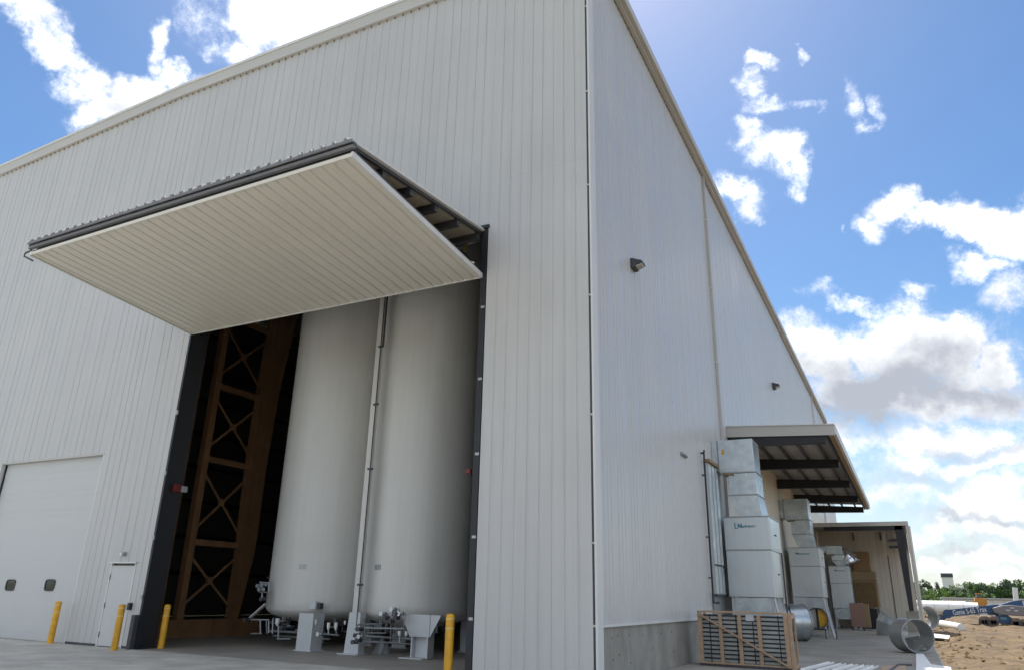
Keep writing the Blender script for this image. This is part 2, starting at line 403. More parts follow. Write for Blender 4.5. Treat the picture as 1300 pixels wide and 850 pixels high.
# ------------------------------------------------------------------ ground
g=MB(); g.add([(-2500,-2500,-.35),(2500,-2500,-.35),(2500,2500,-.35),(-2500,2500,-.35)],[(0,1,2,3)])
tag(g.build('ground',M_GRASS),kind='structure')
OLX,ORX=-13.06,-2.73
XE=5.95   # outer edge of the concrete
apron=MB(); apron.box(-60,XE,-45,-.012,-.4,-.03); apron.box(0.0,XE,-.012,62,-.4,-.03)
apr=apron.build('concrete_apron',M_CONC); tag(apr,kind='structure')
def slab(x0,x1,y0,y1,z,par,m,gap=.011):
    b=MB(); b.box(x0+gap,x1-gap,y0+gap,y1-gap,z-.06,z); return b.build('slab',m,par)
xs=[-60,-49,-37,-31.5,-26,-21.5,-16.1,-10.6,-5.2,0.02,XE]
ys=[-45,-36,-27,-18,-12,-6,-.012]
for i in range(len(xs)-1):
    for j in range(len(ys)-1): slab(xs[i],xs[i+1],ys[j],ys[j+1],0,apr,M_CONC)
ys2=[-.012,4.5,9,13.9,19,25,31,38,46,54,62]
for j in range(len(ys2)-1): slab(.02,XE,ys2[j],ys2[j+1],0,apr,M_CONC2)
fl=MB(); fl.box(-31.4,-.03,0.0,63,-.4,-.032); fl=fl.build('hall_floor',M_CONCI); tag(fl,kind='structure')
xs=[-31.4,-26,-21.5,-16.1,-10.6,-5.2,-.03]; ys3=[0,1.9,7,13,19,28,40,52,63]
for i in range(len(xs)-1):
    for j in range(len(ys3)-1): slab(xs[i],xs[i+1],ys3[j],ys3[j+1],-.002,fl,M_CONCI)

R8=random.Random(11); b=MB()
for k in range(900):
    x=R8.uniform(-31,-.2); y=-.03-abs(R8.gauss(0,.12)); r=R8.uniform(.004,.014)
    if OLX<x<ORX: continue
    p_=[(x+q[0]*r,y+q[1]*r,.001+max(0,q[2])*r) for q in ((1,0,0),(0,1,0),(-1,0,0),(0,-1,0),(0,0,.8))]; b.add(p_,[(0,1,4),(1,2,4),(2,3,4),(3,0,4)])
for k in range(700):
    x=R8.uniform(.2,XE); y=R8.uniform(1,50); r=R8.uniform(.006,.02)*(1+y/30)
    p_=[(x+q[0]*r,y+q[1]*r,.001+max(0,q[2])*r) for q in ((1,0,0),(0,1,0),(-1,0,0),(0,-1,0),(0,0,.8))]; b.add(p_,[(0,1,4),(1,2,4),(2,3,4),(3,0,4)])
tag(b.build('grit',M_FOUND),'loose grit along the wall foot and over the side slab','grit',kind='stuff')
for (x,y,n_) in ((-17.,-1.2,9),(-9.5,-1.0,8),(-12.5,-2.6,10),(-6.,.9,7)):
    pts=[(x,y)]; a_=R8.uniform(-.4,.4)
    for k in range(n_): a_+=R8.uniform(-.5,.5); pts.append((pts[-1][0]+.35*cos(a_),pts[-1][1]+.35*sin(a_)*.6))
    b=MB()
    for (p1_,p2_) in zip(pts,pts[1:]): b.add([(p1_[0],p1_[1]-.005,.0035),(p2_[0],p2_[1]-.005,.0035),(p2_[0],p2_[1]+.005,.0035),(p1_[0],p1_[1]+.005,.0035)],[(0,1,2,3)])
    b.build('slab_crack',M_DARK,apr)
# dirt field right of the slab
def hnoise(x,y):
    from mathutils import noise
    v=Vector((x*.11,y*.07,.3)); a=noise.fractal(v,1.0,2.0,5)
    b=noise.fractal(Vector((x*.9,y*.5,2)),1.0,2.0,4)
    return a,b
def dirt_h(x,y):
    a,b=hnoise(x,y)
    e=min(1,max(0,(x-XE)/1.2))
    far=min(1,max(0,(y-30)/30)); 
    base=-.10+.22*a*(.4+far)+.26*b
    base+=.75*far*min(1,max(0,(x-6.5)/3))*math.exp(-((y-66)/14)**2)
    base+=.22*math.exp(-((x-7.3)/.9)**2-((y-24)/9)**2)
    return (-.10)*(1-e)+base*e-.0
d=MB(); nx,ny=90,260
def gx(i): return XE-.02+ (i/nx)**1.8*84
def gy(j): t=j/ny; return -44+ t*64 if t<.3 else -24.8+((t-.3)/.7)**1.5*184
vs=[]; 
for j in range(ny+1):
    for i in range(nx+1):
        x,y=gx(i),gy(j); vs.append((x,y,dirt_h(x,y)))
fs=[(j*(nx+1)+i,j*(nx+1)+i+1,(j+1)*(nx+1)+i+1,(j+1)*(nx+1)+i) for j in range(ny) for i in range(nx)]
d.add(vs,fs,True); tag(d.build('dirt_field',M_DIRT),kind='structure')
# clods
cl=MB()
for k in range(420):
    y=rnd.choice([rnd.uniform(4,30),rnd.uniform(15,75),rnd.uniform(8,50)]); x=XE+.05+abs(rnd.gauss(0,1))*(1+y*.06)
    r=rnd.choice([.012,.02,.03,.045,.08,.12])*rnd.uniform(.7,1.2); z=dirt_h(x,y)+r*.2
    if x<XE+.08: continue
    p=[]
    for q in ((1,0,0),(-1,0,0),(0,1,0),(0,-1,0),(0,0,.8),(0,0,-.6)):
        s=r*rnd.uniform(.6,1.3); p.append((x+q[0]*s,y+q[1]*s,z+q[2]*s))
    cl.add(p,[(0,2,4),(2,1,4),(1,3,4),(3,0,4),(2,0,5),(1,2,5),(3,1,5),(0,3,5)])
tag(cl.build('dirt_clods',M_CLOD),'loose brown clods and stones strewn over the bare dirt','clods',kind='stuff')

# ------------------------------------------------------------------ the hall
H=18.37; SL=.02593; XR=-15.74; XW=-31.5; YB=63.0
def rake(x): return H+SL*(min(-x,-2*XR+x) if x<XR else -x) if x>=XR else H+SL*(-2*XR+x)
hall=empty('metal_hall','huge white metal hall with ribbed wall panels and an open folding door','building')
OL,OR,OT=-13.06,-2.73,10.12      # big opening
RL,RR,RTZ=-21.47,-16.10,5.36     # sectional door
PL,PR,PT=-14.66,-13.62,2.14      # entry door
def fpanels(x0,x1,z0,n,zsplit=None):
    for i in range(n):
        a=x0+(x1-x0)*i/n; b=x0+(x1-x0)*(i+1)/n
        if zsplit and i%2==0 or zsplit and n==3:
            ribbed('x',a,b,z0,zsplit-.001,zsplit-.001,0).build('wall_panel',M_WALL,hall)
            ribbed('x',a,b,zsplit+.001,rake(a)-.05,rake(b)-.05,-.0015).build('wall_panel',M_WALL,hall)
        else: ribbed('x',a,b,z0,rake(a)-.05,rake(b)-.05,0).build('wall_panel',M_WALL,hall)
fpanels(OR+.02,-.075,.06,3,11.46)
fpanels(OL-.03,OR+.02,OT+.03,12)
fpanels(PR,OL-.03,.06,1); fpanels(PL,PR,PT+.04,1); fpanels(RR+.06,PL,.06,1)
fpanels(RL-.06,RR+.06,RTZ+.05,6)
fpanels(XW+.06,RL-.06,.06,11)
# side panels: white above, on a concrete plinth in the first bay; beige below the canopy
Y0=13.87; HC=1.067
n=14
for i in range(n):
    a=.30+(12.62-.30)*i/n; b=.30+(12.62-.30)*(i+1)/n
    ribbed('y',a,b,HC+.03,H-.1,H-.1,0,pitch=.2,gw=.075,gd=.018,sgn=1).build('wall_panel',M_SIDE,hall)
for i in range(50):
    a=12.92+(YB-12.92)*i/50; b=12.92+(YB-12.92)*(i+1)/50
    if b<Y0+.1:
        ribbed('y',a,b,HC+.03,H-.1,H-.1,0,pitch=.2,gw=.075,gd=.018,sgn=1).build('wall_panel',M_SIDE,hall)
    else:
        z1=7.62
        ribbed('y',a,b,z1,H-.1,H-.1,0,pitch=.25,gw=.075,gd=.018,sgn=1).build('wall_panel',M_SIDE,hall)
        ribbed('y',a,b,.5,z1-.01,z1-.01,-.01,pitch=.25,gw=.075,gd=.018,sgn=1).build('wall_panel',M_BEIGE,hall)
# plinth with bolt marks
b=MB(); b.box(-.2,-.03,.34,Y0,-.05,HC); b.box(-.2,-.06,Y0,YB,-.05,.49); pl=b.build('plinth',M_FOUND,hall)
b=MB()
for (y,z) in [(.9,.82),(1.25,.86),(1.3,.5),(.95,.42),(1.3,.14),(1.95,.84),(2.0,.3),(2.9,.82),(3.6,.5),(4.3,.8),(5.2,.8),(5.3,.35)]: b.tube([(-.028,y,z),(-.037,y,z)],.022,8)
b.build('tie_hole',M_BLACK,pl)
MB().box(-.06,.03,.30,12.62,HC-.03,HC+.028).build('base_trim',M_WTRIM,hall)
MB().box(-.06,.03,12.92,Y0+.1,HC-.03,HC+.028).build('base_trim',M_WTRIM,hall)
# corner
MB().box(-.10,-.025,.02,.12,.02,H-.1).build('corner_seam',M_DARK,hall)
MB().box(-.022,.022,-.012,.30,.02,H-.08).build('corner_trim',M_WTRIM,hall)
for z in (2.6,5.2,7.9,10.7,13.35,1.07,16.):
    MB().box(-.085,-.02,-.015,.0,z-.02,z+.02).build('seam_clip',M_TRIM,hall)
MB().box(-.02,.0,.30,.36,.02,HC-.032).build('corner_flashing',M_DARK,hall)
# vertical joint and downspout on the side
MB().box(-.05,.0,12.62,12.92,HC+.03,H-.1).build('joint_cover',M_SIDE,hall)
ds=MB().box(.004,.10,12.70,12.80,1.2,H-.15).build('downspout',M_WALL,hall)
MB().box(.004,.012,12.80,12.83,1.2,H-.15).build('downspout_shade_strip',M_DARK,ds)  # thin dark strip stands in for the shade beside the downspout
for z in (4,7,10,13,16):
    MB().box(.0,.115,12.67,12.83,z-.03,z+.03).build('strap',M_WTRIM,ds)
MB().box(.004,.10,51.1,51.25,7.6,H-.15).build('downspout',M_WTRIM,hall)
# rake trim, gutter
def rk(x,dz): return rake(x)+dz
for (xa,xb) in ((XW-.1,XR),(XR,.12)):
    b=MB(); b.hexa([(xa,-.10,rk(xa,-.33)),(xb,-.10,rk(xb,-.33)),(xb,.1,rk(xb,-.33)),(xa,.1,rk(xa,-.33)),(xa,-.13,rk(xa,.10)),(xb,-.13,rk(xb,.10)),(xb,.1,rk(xb,.10)),(xa,.1,rk(xa,.10))]); b.build('rake_trim',M_TRIM,hall)
    b=MB(); b.hexa([(xa,-.16,rk(xa,.04)),(xb,-.16,rk(xb,.04)),(xb,-.131,rk(xb,.04)),(xa,-.131,rk(xa,.04)),(xa,-.16,rk(xa,.14)),(xb,-.16,rk(xb,.14)),(xb,.1,rk(xb,.14)),(xa,.1,rk(xa,.14))]); b.build('rake_cap',M_WTRIM,hall)
b=MB(); x=-.3
while x>XW: b.box(x-.018,x+.018,-.03,.0,rake(x)-.40,rake(x)-.335); x-=.3
tag(b.build('rib_end_closures',M_BRN2,hall),kind='stuff')
gu=MB(); gu.box(.02,.26,-.1,YB,H-.20,H+.10); gu=gu.build('gutter',M_TRIM,hall,bevel=.02)
MB().box(.018,.14,-.02,YB,H-.30,H-.203).build('gutter_flashing',M_TRIM,gu)
b=MB(); y=.4
while y<YB: b.box(-.0,.012,y-.015,y+.015,H-.36,H-.305); y+=.3
tag(b.build('rib_end_closures',M_GTUBE,hall),kind='stuff')
# roof
zr=rake(XR)
b=MB(); b.add([(XW-.1,-.1,H+.08),(XR,-.1,zr+.08),(.2,-.1,H+.08),(XW-.1,YB+.1,H+.08),(XR,YB+.1,zr+.08),(.2,YB+.1,H+.08),
 (XW-.1,-.1,H-.04),(XR,-.1,zr-.04),(.2,-.1,H-.04),(XW-.1,YB+.1,H-.04),(XR,YB+.1,zr-.04),(.2,YB+.1,H-.04)],
 [(0,3,4,1),(1,4,5,2),(6,7,10,9),(7,8,11,10),(0,1,7,6),(1,2,8,7),(3,9,10,4),(4,10,11,5),(0,6,9,3),(2,5,11,8)]); b.build('roof',M_WTRIM,hall)
# liners and far walls (close the hall)
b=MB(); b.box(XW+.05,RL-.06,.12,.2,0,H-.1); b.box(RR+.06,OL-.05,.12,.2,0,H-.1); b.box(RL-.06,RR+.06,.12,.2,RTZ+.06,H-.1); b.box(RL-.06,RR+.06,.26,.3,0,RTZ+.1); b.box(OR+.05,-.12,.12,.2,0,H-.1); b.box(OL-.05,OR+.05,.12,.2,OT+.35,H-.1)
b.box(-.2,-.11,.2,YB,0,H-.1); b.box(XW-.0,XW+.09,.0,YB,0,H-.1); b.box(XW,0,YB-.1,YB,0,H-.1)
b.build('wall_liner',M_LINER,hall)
for i in range(40):
    a=.1+(YB-.1)*i/40
    pass
for z in (2.2,4.2,6.2,8.2,10.2,12.2,14.2,16.2):
    MB().box(XW+.1,XW+.3,.3,YB-.2,z,z+.2).build('girt',M_DARK,hall)
    MB().box(XW+.3,-.3,YB-.35,YB-.12,z,z+.2).build('girt',M_DARK,hall)
for y in (10,20,30,40,50,60):
    MB().box(XW+.3,XW+.8,y,y+.3,0,H-.4).build('hall_column',M_BROWN,hall)
    MB().box(XW+.3,-.3,y,y+.3,16.9,17.6).build('rafter',M_BROWN,hall)
# jambs of the big opening
MB().box(OL-.06,OL,.115,.62,-.03,OT+.3).build('door_jamb',M_BLACK,hall)
MB().box(OL-.028,OL+.05,-.02,.112,-.001,OT-1.27).build('door_jamb',M_BLACK,hall)
MB().box(OR-.15,OR+.006,-.012,.45,-.001,OT+.03).build('door_jamb',M_BLACK,hall)
MB().box(OR-.24,OR+.05,-.05,.3,OT+.033,OT+.12).build('jamb_cap',M_BLACK,hall)
MB().box(OL,OR,.12,.5,OT-.02,OT+.3).build('door_header',M_BLACK,hall)
for px,py in ((237,447),(225,523),(210,600),(195,682),(180,757)):
    p=AY(px,py,-.03); MB().box(p.x-.03,p.x+.05,-.06,-.021,p.z-.06,p.z+.06).build('guide_clip',M_GALVD,hall)
for py in (383,475,572,680,787):
    p=AY(650,py,-.03); MB().box(OR-.10,OR-.0,-.025,-.013,p.z-.03,p.z+.03).build('guide_clip',M_GALVD,hall)
p=AY(168,800,-.1); MB().box(p.x-.06,p.x+.08,-.16,-.022,.0,.85).build('jamb_guard',M_DARK,hall)

# ---- folding door
door=MB(); YA=-4.97
ZLi,ZLo=8.85,9.32; ZUi,ZUo=10.10,9.60
def lz(y): return ZLi+(ZLo-ZLi)*(y/YA)
def uz(y): return ZUi+(ZUo-ZUi)*(y/YA)
X0,X1=OL+.01,OR-.10
# steel frame of both leaves
for x in (X0+.1,X0+2.6,X0+5.1,X0+7.6,X1-.1):
    door.bar((x,.02,lz(0)+.13),(x,YA+.1,lz(YA)+.13),.10,.10); door.bar((x,.02,uz(0)-.03),(x,YA+.1,uz(YA)-.03),.06,.07)
for k in range(6):
    y=YA*k/5*.96-.06
    door.bar((X0+.05,y,uz(y)-.12),(X1-.12,y,uz(y)-.12),.11,.20); door.bar((X0+.1,y,lz(y)+.16),(X1-.1,y,lz(y)+.16),.08,.08)
bif=door.build('folding_door',M_DARK,hall); bif['label']='cream two-leaf folding door raised and jutting out over the opening'
MB().bar((X0-.05,YA-.03,lz(YA)+.20),(X1+.02,YA-.03,lz(YA)+.20),.08,.10).build('edge_tube',M_GTUBE,bif)
MB().bar((X0-.05,YA-.02,uz(YA)-.02),(X1+.02,YA-.02,uz(YA)-.02),.10,.07).build('edge_tube',M_GTUBE,bif)
MB().bar((X0-.02,YA+.06,lz(YA)+.10),(X1,YA+.06,lz(YA)+.10),.06,.08).build('edge_tube',M_DARK,bif)
for k in range(9):
    x=X0+.5+(X1-X0-1)*k/8
    MB().box(x-.09,x+.09,YA-.09,YA+.03,lz(YA)+.245,lz(YA)+.30).build('hinge',M_DARK,bif)
ns=17; w=(X1-X0-.10)/ns
def leaf_strip(x0,x1,zf,thick,up_face,rib=.3,gd=.02,gw=.05,ya=YA):
    """sheet along y, ribs along y; face down if up_face False"""
    n=2; prof=[(x0+.003,0)]
    for i in range(n):
        c=x0+(x1-x0)*(i+.5)/n; prof+=[(c-gw,0),(c-gw*.5,gd),(c+gw*.5,gd),(c+gw,0)]
    prof+=[(x1-.003,0)]
    s=1 if up_face else -1
    vs=[];fs=[]
    for (x,o) in prof:
        for y in (-.0,ya):
            vs.append((x,y,zf(y)+ (s*o if up_face else o*1.0)))
    m=len(prof); fs=[(2*i,2*i+1,2*i+3,2*i+2) for i in range(m-1)]
    k=len(vs); t=-thick if up_face else thick
    for x in (x0+.003,x1-.003):
        for y in (-.0,ya): vs.append((x,y,zf(y)+t))
    fs+=[(0,1,k+1,k),(2*m-2,2*m-1,k+3,k+2),(k,k+1,k+3,k+2),tuple([k]+[2*i for i in range(m)]+[k+2]),tuple([k+1]+[2*i+1 for i in range(m)]+[k+3])]
    return MB().add(vs,fs)
for i in range(ns):
    a=X0+.05+w*i
    leaf_strip(a,a+w,lz,.07,False,gd=.03,gw=.045).build('leaf_sheet',M_CREAM,bif)
for i in range(ns+1):
    a=X0-.02+(X1-X0+.04)/(ns+1)*i
    leaf_strip(a,a+(X1-X0+.04)/(ns+1),lambda y:uz(y)+.02,.02,True,gd=.06,gw=.06,ya=YA-.10).build('leaf_sheet',M_WTRIM,bif)
b=MB()
for i in range(ns+1):
    a=X0-.02+(X1-X0+.04)/(ns+1)*i; ww=(X1-X0+.04)/(ns+1)
    for q in (.5,1.5):
        x=a+ww*q/2; z=uz(YA-.1)+.02; b.box(x-.05,x+.05,YA-.125,YA-.101,z-.005,z+.062)
tag(b.build('rib_end_caps',M_GTUBE,bif),kind='stuff')
MB().bar((X0-.03,YA-.113,uz(YA-.1)+.0),(X1+.03,YA-.113,uz(YA-.1)+.0),.022,.06).build('edge_angle',M_GTUBE,bif)
b=MB()
for i in range(35):
    x=X0+(X1-X0)*(i+.02)/34.2; b.box(x-.022,x+.022,YA-.15,YA-.127,uz(YA-.1)+.03,uz(YA-.1)+.065)
tag(b.build('rib_end_glints',M_WHITE,bif),kind='stuff')  # white dots painted for light caught on the rib ends
# insulation bays under the upper leaf
for k in range(5):
    ya,yb=YA*(k+.1)/5,YA*(k+.9)/5
    for (xa,xb) in ((X0+.2,X0+2.5),(X0+2.7,X0+5.0),(X0+5.2,X0+7.5),(X0+7.7,X1-.2)):
        b=MB(); b.hexa([(xa,ya,uz(ya)-.06),(xb,ya,uz(ya)-.06),(xb,yb,uz(yb)-.06),(xa,yb,uz(yb)-.06),(xa,ya,uz(ya)-.005),(xb,ya,uz(ya)-.005),(xb,yb,uz(yb)-.005),(xa,yb,uz(yb)-.005)])
        b.build('insulation_panel',M_INS,bif)
# edge trims
for x in (X0+.02,X1-.02):
    MB().bar((x,-.0,lz(0)+.03),(x,YA-.03,lz(YA)+.03),.05,.12).build('edge_trim',M_WTRIM,bif)
    MB().bar((x,-.0,uz(0)+.03),(x,YA-.05,uz(YA)+.03),.04,.07).build('edge_trim',M_WTRIM,bif)
MB().bar((X0,YA-.015,lz(YA)+.02),(X1,YA-.015,lz(YA)+.02),.03,.08).build('edge_trim',M_CREAM,bif)
MB().bar((X0,.012,lz(0)+.02),(X1,.012,lz(0)+.02),.03,.07).build('edge_trim',M_WTRIM,bif)
p=(X0-.1,YA+.02,lz(YA)); 
MB().tube([(X0,YA,lz(YA)+.14),(X0-.2,YA-.03,lz(YA)+.08),(X0-.22,YA-.03,lz(YA)-.0),(X0-.05,YA+.12,lz(YA)-.10)],.022,6).build('corner_hook',M_DARK,bif)

# ---- sectional door
sec=MB(); sec.box(RL-.05,RR+.05,.171,.24,0,RTZ+.05); sec=sec.build('sectional_door',M_DOOR,hall)
ns=9; h=RTZ/ns
for i in range(ns):
    b=MB(); z0=i*h+.0015; z1=(i+1)*h-.0015
    b.box(RL,RR,.165,.1705,z0,z1); b.box(RL,RR,.159,.166,z0+h*.33,z0+h*.62)
    b.build('door_section',M_DOOR,sec)
def rwin(cx,cz,w,h_,y,par):
    n=20; o=[];i2=[]
    for k in range(n):
        a=2*pi*k/n; sx=math.copysign(abs(cos(a))**.45,cos(a)); sz=math.copysign(abs(sin(a))**.45,sin(a)); o.append((sx*w/2,sz*h_/2)); i2.append((sx*(w/2-.045),sz*(h_/2-.045)))
    vs=[(cx+a,y,cz+b_) for a,b_ in o]+[(cx+a,y-.018,cz+b_) for a,b_ in o]+[(cx+a,y-.018,cz+b_) for a,b_ in i2]+[(cx+a,y-.003,cz+b_) for a,b_ in i2]
    fs=[(r*n+k,r*n+(k+1)%n,(r+1)*n+(k+1)%n,(r+1)*n+k) for r in range(3) for k in range(n)]
    MB().add(vs,fs).build('window_frame',M_BLACK,par)
    MB().add([(cx+a,y-.006,cz+b_) for a,b_ in i2],[tuple(range(n))]).build('window_pane',M_GLASS,par)
for px in (13.5,63.5):
    p=AY(px,742,.16); rwin(p.x,p.z,.50,.34,.158,sec)
p1=AY(13.5,742,.16); p2=AY(63.5,742,.16); dx=p1.x-p2.x
rwin(p1.x+dx,p1.z,.50,.34,.158,sec)
for (a,b_) in ((RL-.06,RL),(RR,RR+.055)):
    MB().box(a,b_,-.004,.2,.0,RTZ+.04).build('door_casing',M_WTRIM,hall)
MB().box(RL-.06,RR+.055,-.006,.2,RTZ,RTZ+.045).build('door_casing',M_TRIM,hall)
MB().box(RL,RL+.05,.12,.158,0,RTZ-.01).build('door_seal',M_BLACK,hall)
# ---- entry door
ent=MB().box(PL+.04,PR-.04,-.004,.05,.02,PT-.03).build('entry_door',M_DOOR,hall)
MB().box(PL-.02,PL+.035,-.015,.05,.0,PT+.03).build('door_frame',M_WTRIM,ent)
MB().box(PR-.035,PR+.02,-.015,.05,.0,PT+.03).build('door_frame',M_WTRIM,ent)
MB().box(PL-.05,PR+.06,-.07,.05,PT+.032,PT+.07).build('drip_cap',M_WTRIM,ent)
for z in (.3,1.05,1.8): MB().box(PL+.03,PL+.055,-.02,-.005,z-.07,z+.07).build('hinge',M_DARK,ent)
MB().box(PR-.16,PR-.10,-.025,-.005,.93,1.1).tube([(PR-.13,-.02,1.02),(PR-.13,-.06,1.02),(PR-.24,-.06,1.02)],.012,8).build('handle',M_GALV,ent)
q=AY(164,769,-.06); MB().box(q.x-.05,q.x+.05,-.09,-.003,q.z-.09,q.z+.09).build('lock_box',M_BLACK,ent)
for (a,b_) in ((XW+.06,RL-.06),(RR+.06,PL-.02),(PR+.02,OL-.04)):
    MB().box(a,b_,-.012,.1,.0,.058).build('base_flashing',M_DARK,hall)

# ---- canopy along the side
XC=3.72; ZW,ZC=7.72,7.50; YC1=38.3
def cz(x): return ZW+(ZC-ZW)*x/XC
can=MB(); can.hexa([(0.0,Y0,cz(0)-.06),(XC,Y0,cz(XC)-.06),(XC,YC1,cz(XC)-.06),(0,YC1,cz(0)-.06),(0,Y0,cz(0)),(XC,Y0,cz(XC)),(XC,YC1,cz(XC)),(0,YC1,cz(0))])
can=can.build('canopy',M_ROOFIN,hall); can['label']='lean-to canopy on black beams sheltering the air units'
for k,y in enumerate((Y0+.12,19.6,25.9,32.2,37.8)):
    b=MB(); zz=.33
    b.hexa([(.02,y-.1,cz(0)-.22-.50),(XC-.3,y-.1,cz(XC)-.22-.36),(XC-.3,y+.1,cz(XC)-.22-.36),(.02,y+.1,cz(0)-.22-.50),(.02,y-.1,cz(0)-.24),(XC-.3,y-.1,cz(XC)-.24),(XC-.3,y+.1,cz(XC)-.24),(.02,y+.1,cz(0)-.24)])
    b.build('beam',M_BLACK,can)
for x in (.7,1.45,2.2,2.95,3.45):
    b=MB(); b.box(x-.03,x+.03,Y0+.12,YC1,cz(x)-.24,cz(x)-.062); b.box(x-.03,x+.07,Y0+.12,YC1,cz(x)-.244,cz(x)-.22); b.build('purlin',M_DARK,can)
nrib=int((YC1-Y0)/.3)
b=MB()
for i in range(nrib):
    y=Y0+.2+i*.3; b.hexa([(.02,y,cz(0)-.085),(XC-.05,y,cz(XC)-.085),(XC-.05,y+.06,cz(XC)-.085),(.02,y+.06,cz(0)-.085),(.02,y,cz(0)-.061),(XC-.05,y,cz(XC)-.061),(XC-.05,y+.06,cz(XC)-.061),(.02,y+.06,cz(0)-.061)])
b.build('deck_rib',M_ROOFIN,can)
b=MB(); b.hexa([(-.0,Y0-.07,cz(0)-.36),(XC+.02,Y0-.07,cz(XC)-.33),(XC+.02,Y0,cz(XC)-.33),(0,Y0,cz(0)-.36),(0,Y0-.07,cz(0)+.03),(XC+.02,Y0-.07,cz(XC)+.03),(XC+.02,Y0,cz(XC)+.03),(0,Y0,cz(0)+.03)]); b.build('front_fascia',M_TRIM,can)
b=MB(); b.hexa([(0,Y0-.10,cz(0)+.034),(XC+.05,Y0-.10,cz(XC)+.034),(XC+.05,Y0+.1,cz(XC)+.034),(0,Y0+.1,cz(0)+.034),(0,Y0-.10,cz(0)+.07),(XC+.05,Y0-.10,cz(XC)+.07),(XC+.05,Y0+.1,cz(XC)+.07),(0,Y0+.1,cz(0)+.07)]); b.build('fascia_cap',M_WTRIM,can)
MB().box(XC-.28,XC-.20,Y0,YC1,ZC-.36,ZC-.10).build('edge_beam',M_BLACK,can)
MB().box(XC-.16,XC-.0,Y0,YC1,ZC-.34,ZC-.03).build('gutter',M_TRIM,can)
MB().box(XC+.003,XC+.08,Y0-.04,YC1,ZC-.30,ZC+.03).build('gutter_lip',M_WTRIM,can)
MB().box(XC-.17,XC+.002,Y0+.02,YC1,ZC-.352,ZC-.342).build('gutter_seam',M_BRN2,can)
for y in (19.6,25.9,32.2,37.8): MB().box(XC-.36,XC-.29,y-.06,y+.06,ZC-.48,ZC-.36).build('beam_end_plate',M_WTRIM,can)

# ---- side bay further along
YF=38.35; YE=43.2; XO=5.74; ZT=6.36
bay=MB(); bay.box(.01,XO,YF+.1,YE+3,ZT-.1,ZT); bay=bay.build('side_bay',M_ROOFIN,hall); bay['label']='lower open-fronted beige side bay behind the canopy'
MB().box(.012,XO+.05,YF,YF+.095,ZT-.22,ZT+.03).build('fascia',M_TRIM,bay)
MB().box(.9,XO-.32,YF+.1,YF+.4,ZT-.46,ZT-.105).build('beam',M_BLACK,bay)
b=MB(); b.hexa([(5.14,YF+.1,1.16),(5.38,YF+.1,1.16),(5.38,YF+.4,1.16),(5.14,YF+.4,1.16),(5.0,YF+.1,ZT-.12),(5.52,YF+.1,ZT-.12),(5.52,YF+.4,ZT-.12),(5.0,YF+.4,ZT-.12)]); b.build('column',M_BLACK,bay)
for z in (5.3,4.9): MB().box(4.55,5.03,YF+.3,YF+.4,z-.1,z+.06).build('bracket',M_BLACK,bay)
MB().box(4.95,5.62,YF-.05,YF+.6,0.0,1.155).build('pedestal',M_FOUND,bay,bevel=.02)
MB().box(XO-.10,XO,YF+.5,YE+2.9,4.9,ZT-.225).build('outer_wall',M_BEIGE,bay); MB().box(XO-.10,XO,YF+.003,YF+.495,.3,ZT-.225).build('outer_wall',M_BEIGE,bay)  # wall left open below the header, shaped to let light into the bay
MB().box(XO+.002,XO+.05,YF-.02,YF+.2,.3,ZT-.225).build('corner_trim',M_TRIM,bay)
MB().box(XO+.052,XO+.14,YF+.1,YF+.2,.3,ZT-.25).build('downspout',M_WTRIM,bay)
for i in range(8):
    a=.02+(XO-.12-.02)*i/8; c=.02+(XO-.12-.02)*(i+1)/8
    ribbed('x',a,c,.0,ZT-.11,ZT-.11,YE,pitch=.24,gw=.04,gd=.02).build('wall_panel',M_BEIGE,bay)
MB().box(4.3,4.34,YE-.05,YE-.002,.2,4.6).build('conduit',M_DARK,bay)
for x in (2.3,4.0): MB().box(x,x+.08,YE-.2,YE-.01,ZT-.75,ZT-.25).build('bracket',M_DARK,bay)

# ------------------------------------------------------------------ things on the walls
def wall_pack(loc,label,axis='x',s=1.,cat='wall light'):
    r=empty('wall_light',label,cat)
    x,y,z=loc
    MB().box(.0,.05,-.17,.17,-.12,.14).build('back_plate',M_DARK,r,bevel=.01)
    b=MB(); b.hexa([(.05,-.17,-.12),(.12,-.15,-.12),(.12,.15,-.12),(.05,.17,-.12),(.05,-.17,.14),(.14,-.14,.11),(.14,.14,.11),(.05,.17,.14)])
    b.hexa([(.121,-.15,-.05),(.30,-.15,-.02),(.30,.15,-.02),(.121,.15,-.05),(.141,-.14,.105),(.28,-.13,.06),(.28,.13,.06),(.141,.14,.105)])
    b.build('housing',M_DARK,r,bevel=.008)
    b=MB(); b.hexa([(.13,-.11,-.10),(.27,-.11,-.055),(.27,.11,-.055),(.13,.11,-.10),(.13,-.12,-.052),(.28,-.12,-.024),(.28,.12,-.024),(.13,.12,-.052)]); b.build('lens',M_LENS,r)
    r.location=(x,y,z); r.scale=(s,s,s)
    if axis=='y': r.rotation_euler=(0,0,-pi/2)
    return r
wall_pack((0.0,3.0,9.87),'black wall light high on the side wall near the corner',s=1.05)
wall_pack((0.0,28.0,12.98),'small dark wall light above the canopy, far along the side wall',s=1.3)
p=AY(157,703,0); wl=empty('wall_light','small white twin-head light above the white entry door','wall light',(p.x,0,p.z))
MB().box(-.10,-.03,-.05,0,-.03,.04).build('head',M_WHITE,wl); MB().box(-.02,.05,-.03,0,-.02,.02).build('base',M_WHITE,wl); MB().box(.06,.13,-.12,0,-.05,.06).build('head',M_GALVD,wl)
v=empty('wall_vent','small grey louvre slot on the side wall beside the dark pipe','vent',(0,7.17,5.56))
MB().box(0,.06,-.28,.28,-.05,.05).build('hood',M_GALVD,v); MB().box(.061,.07,-.26,.26,-.045,-.005).build('slot',M_DARK,v)
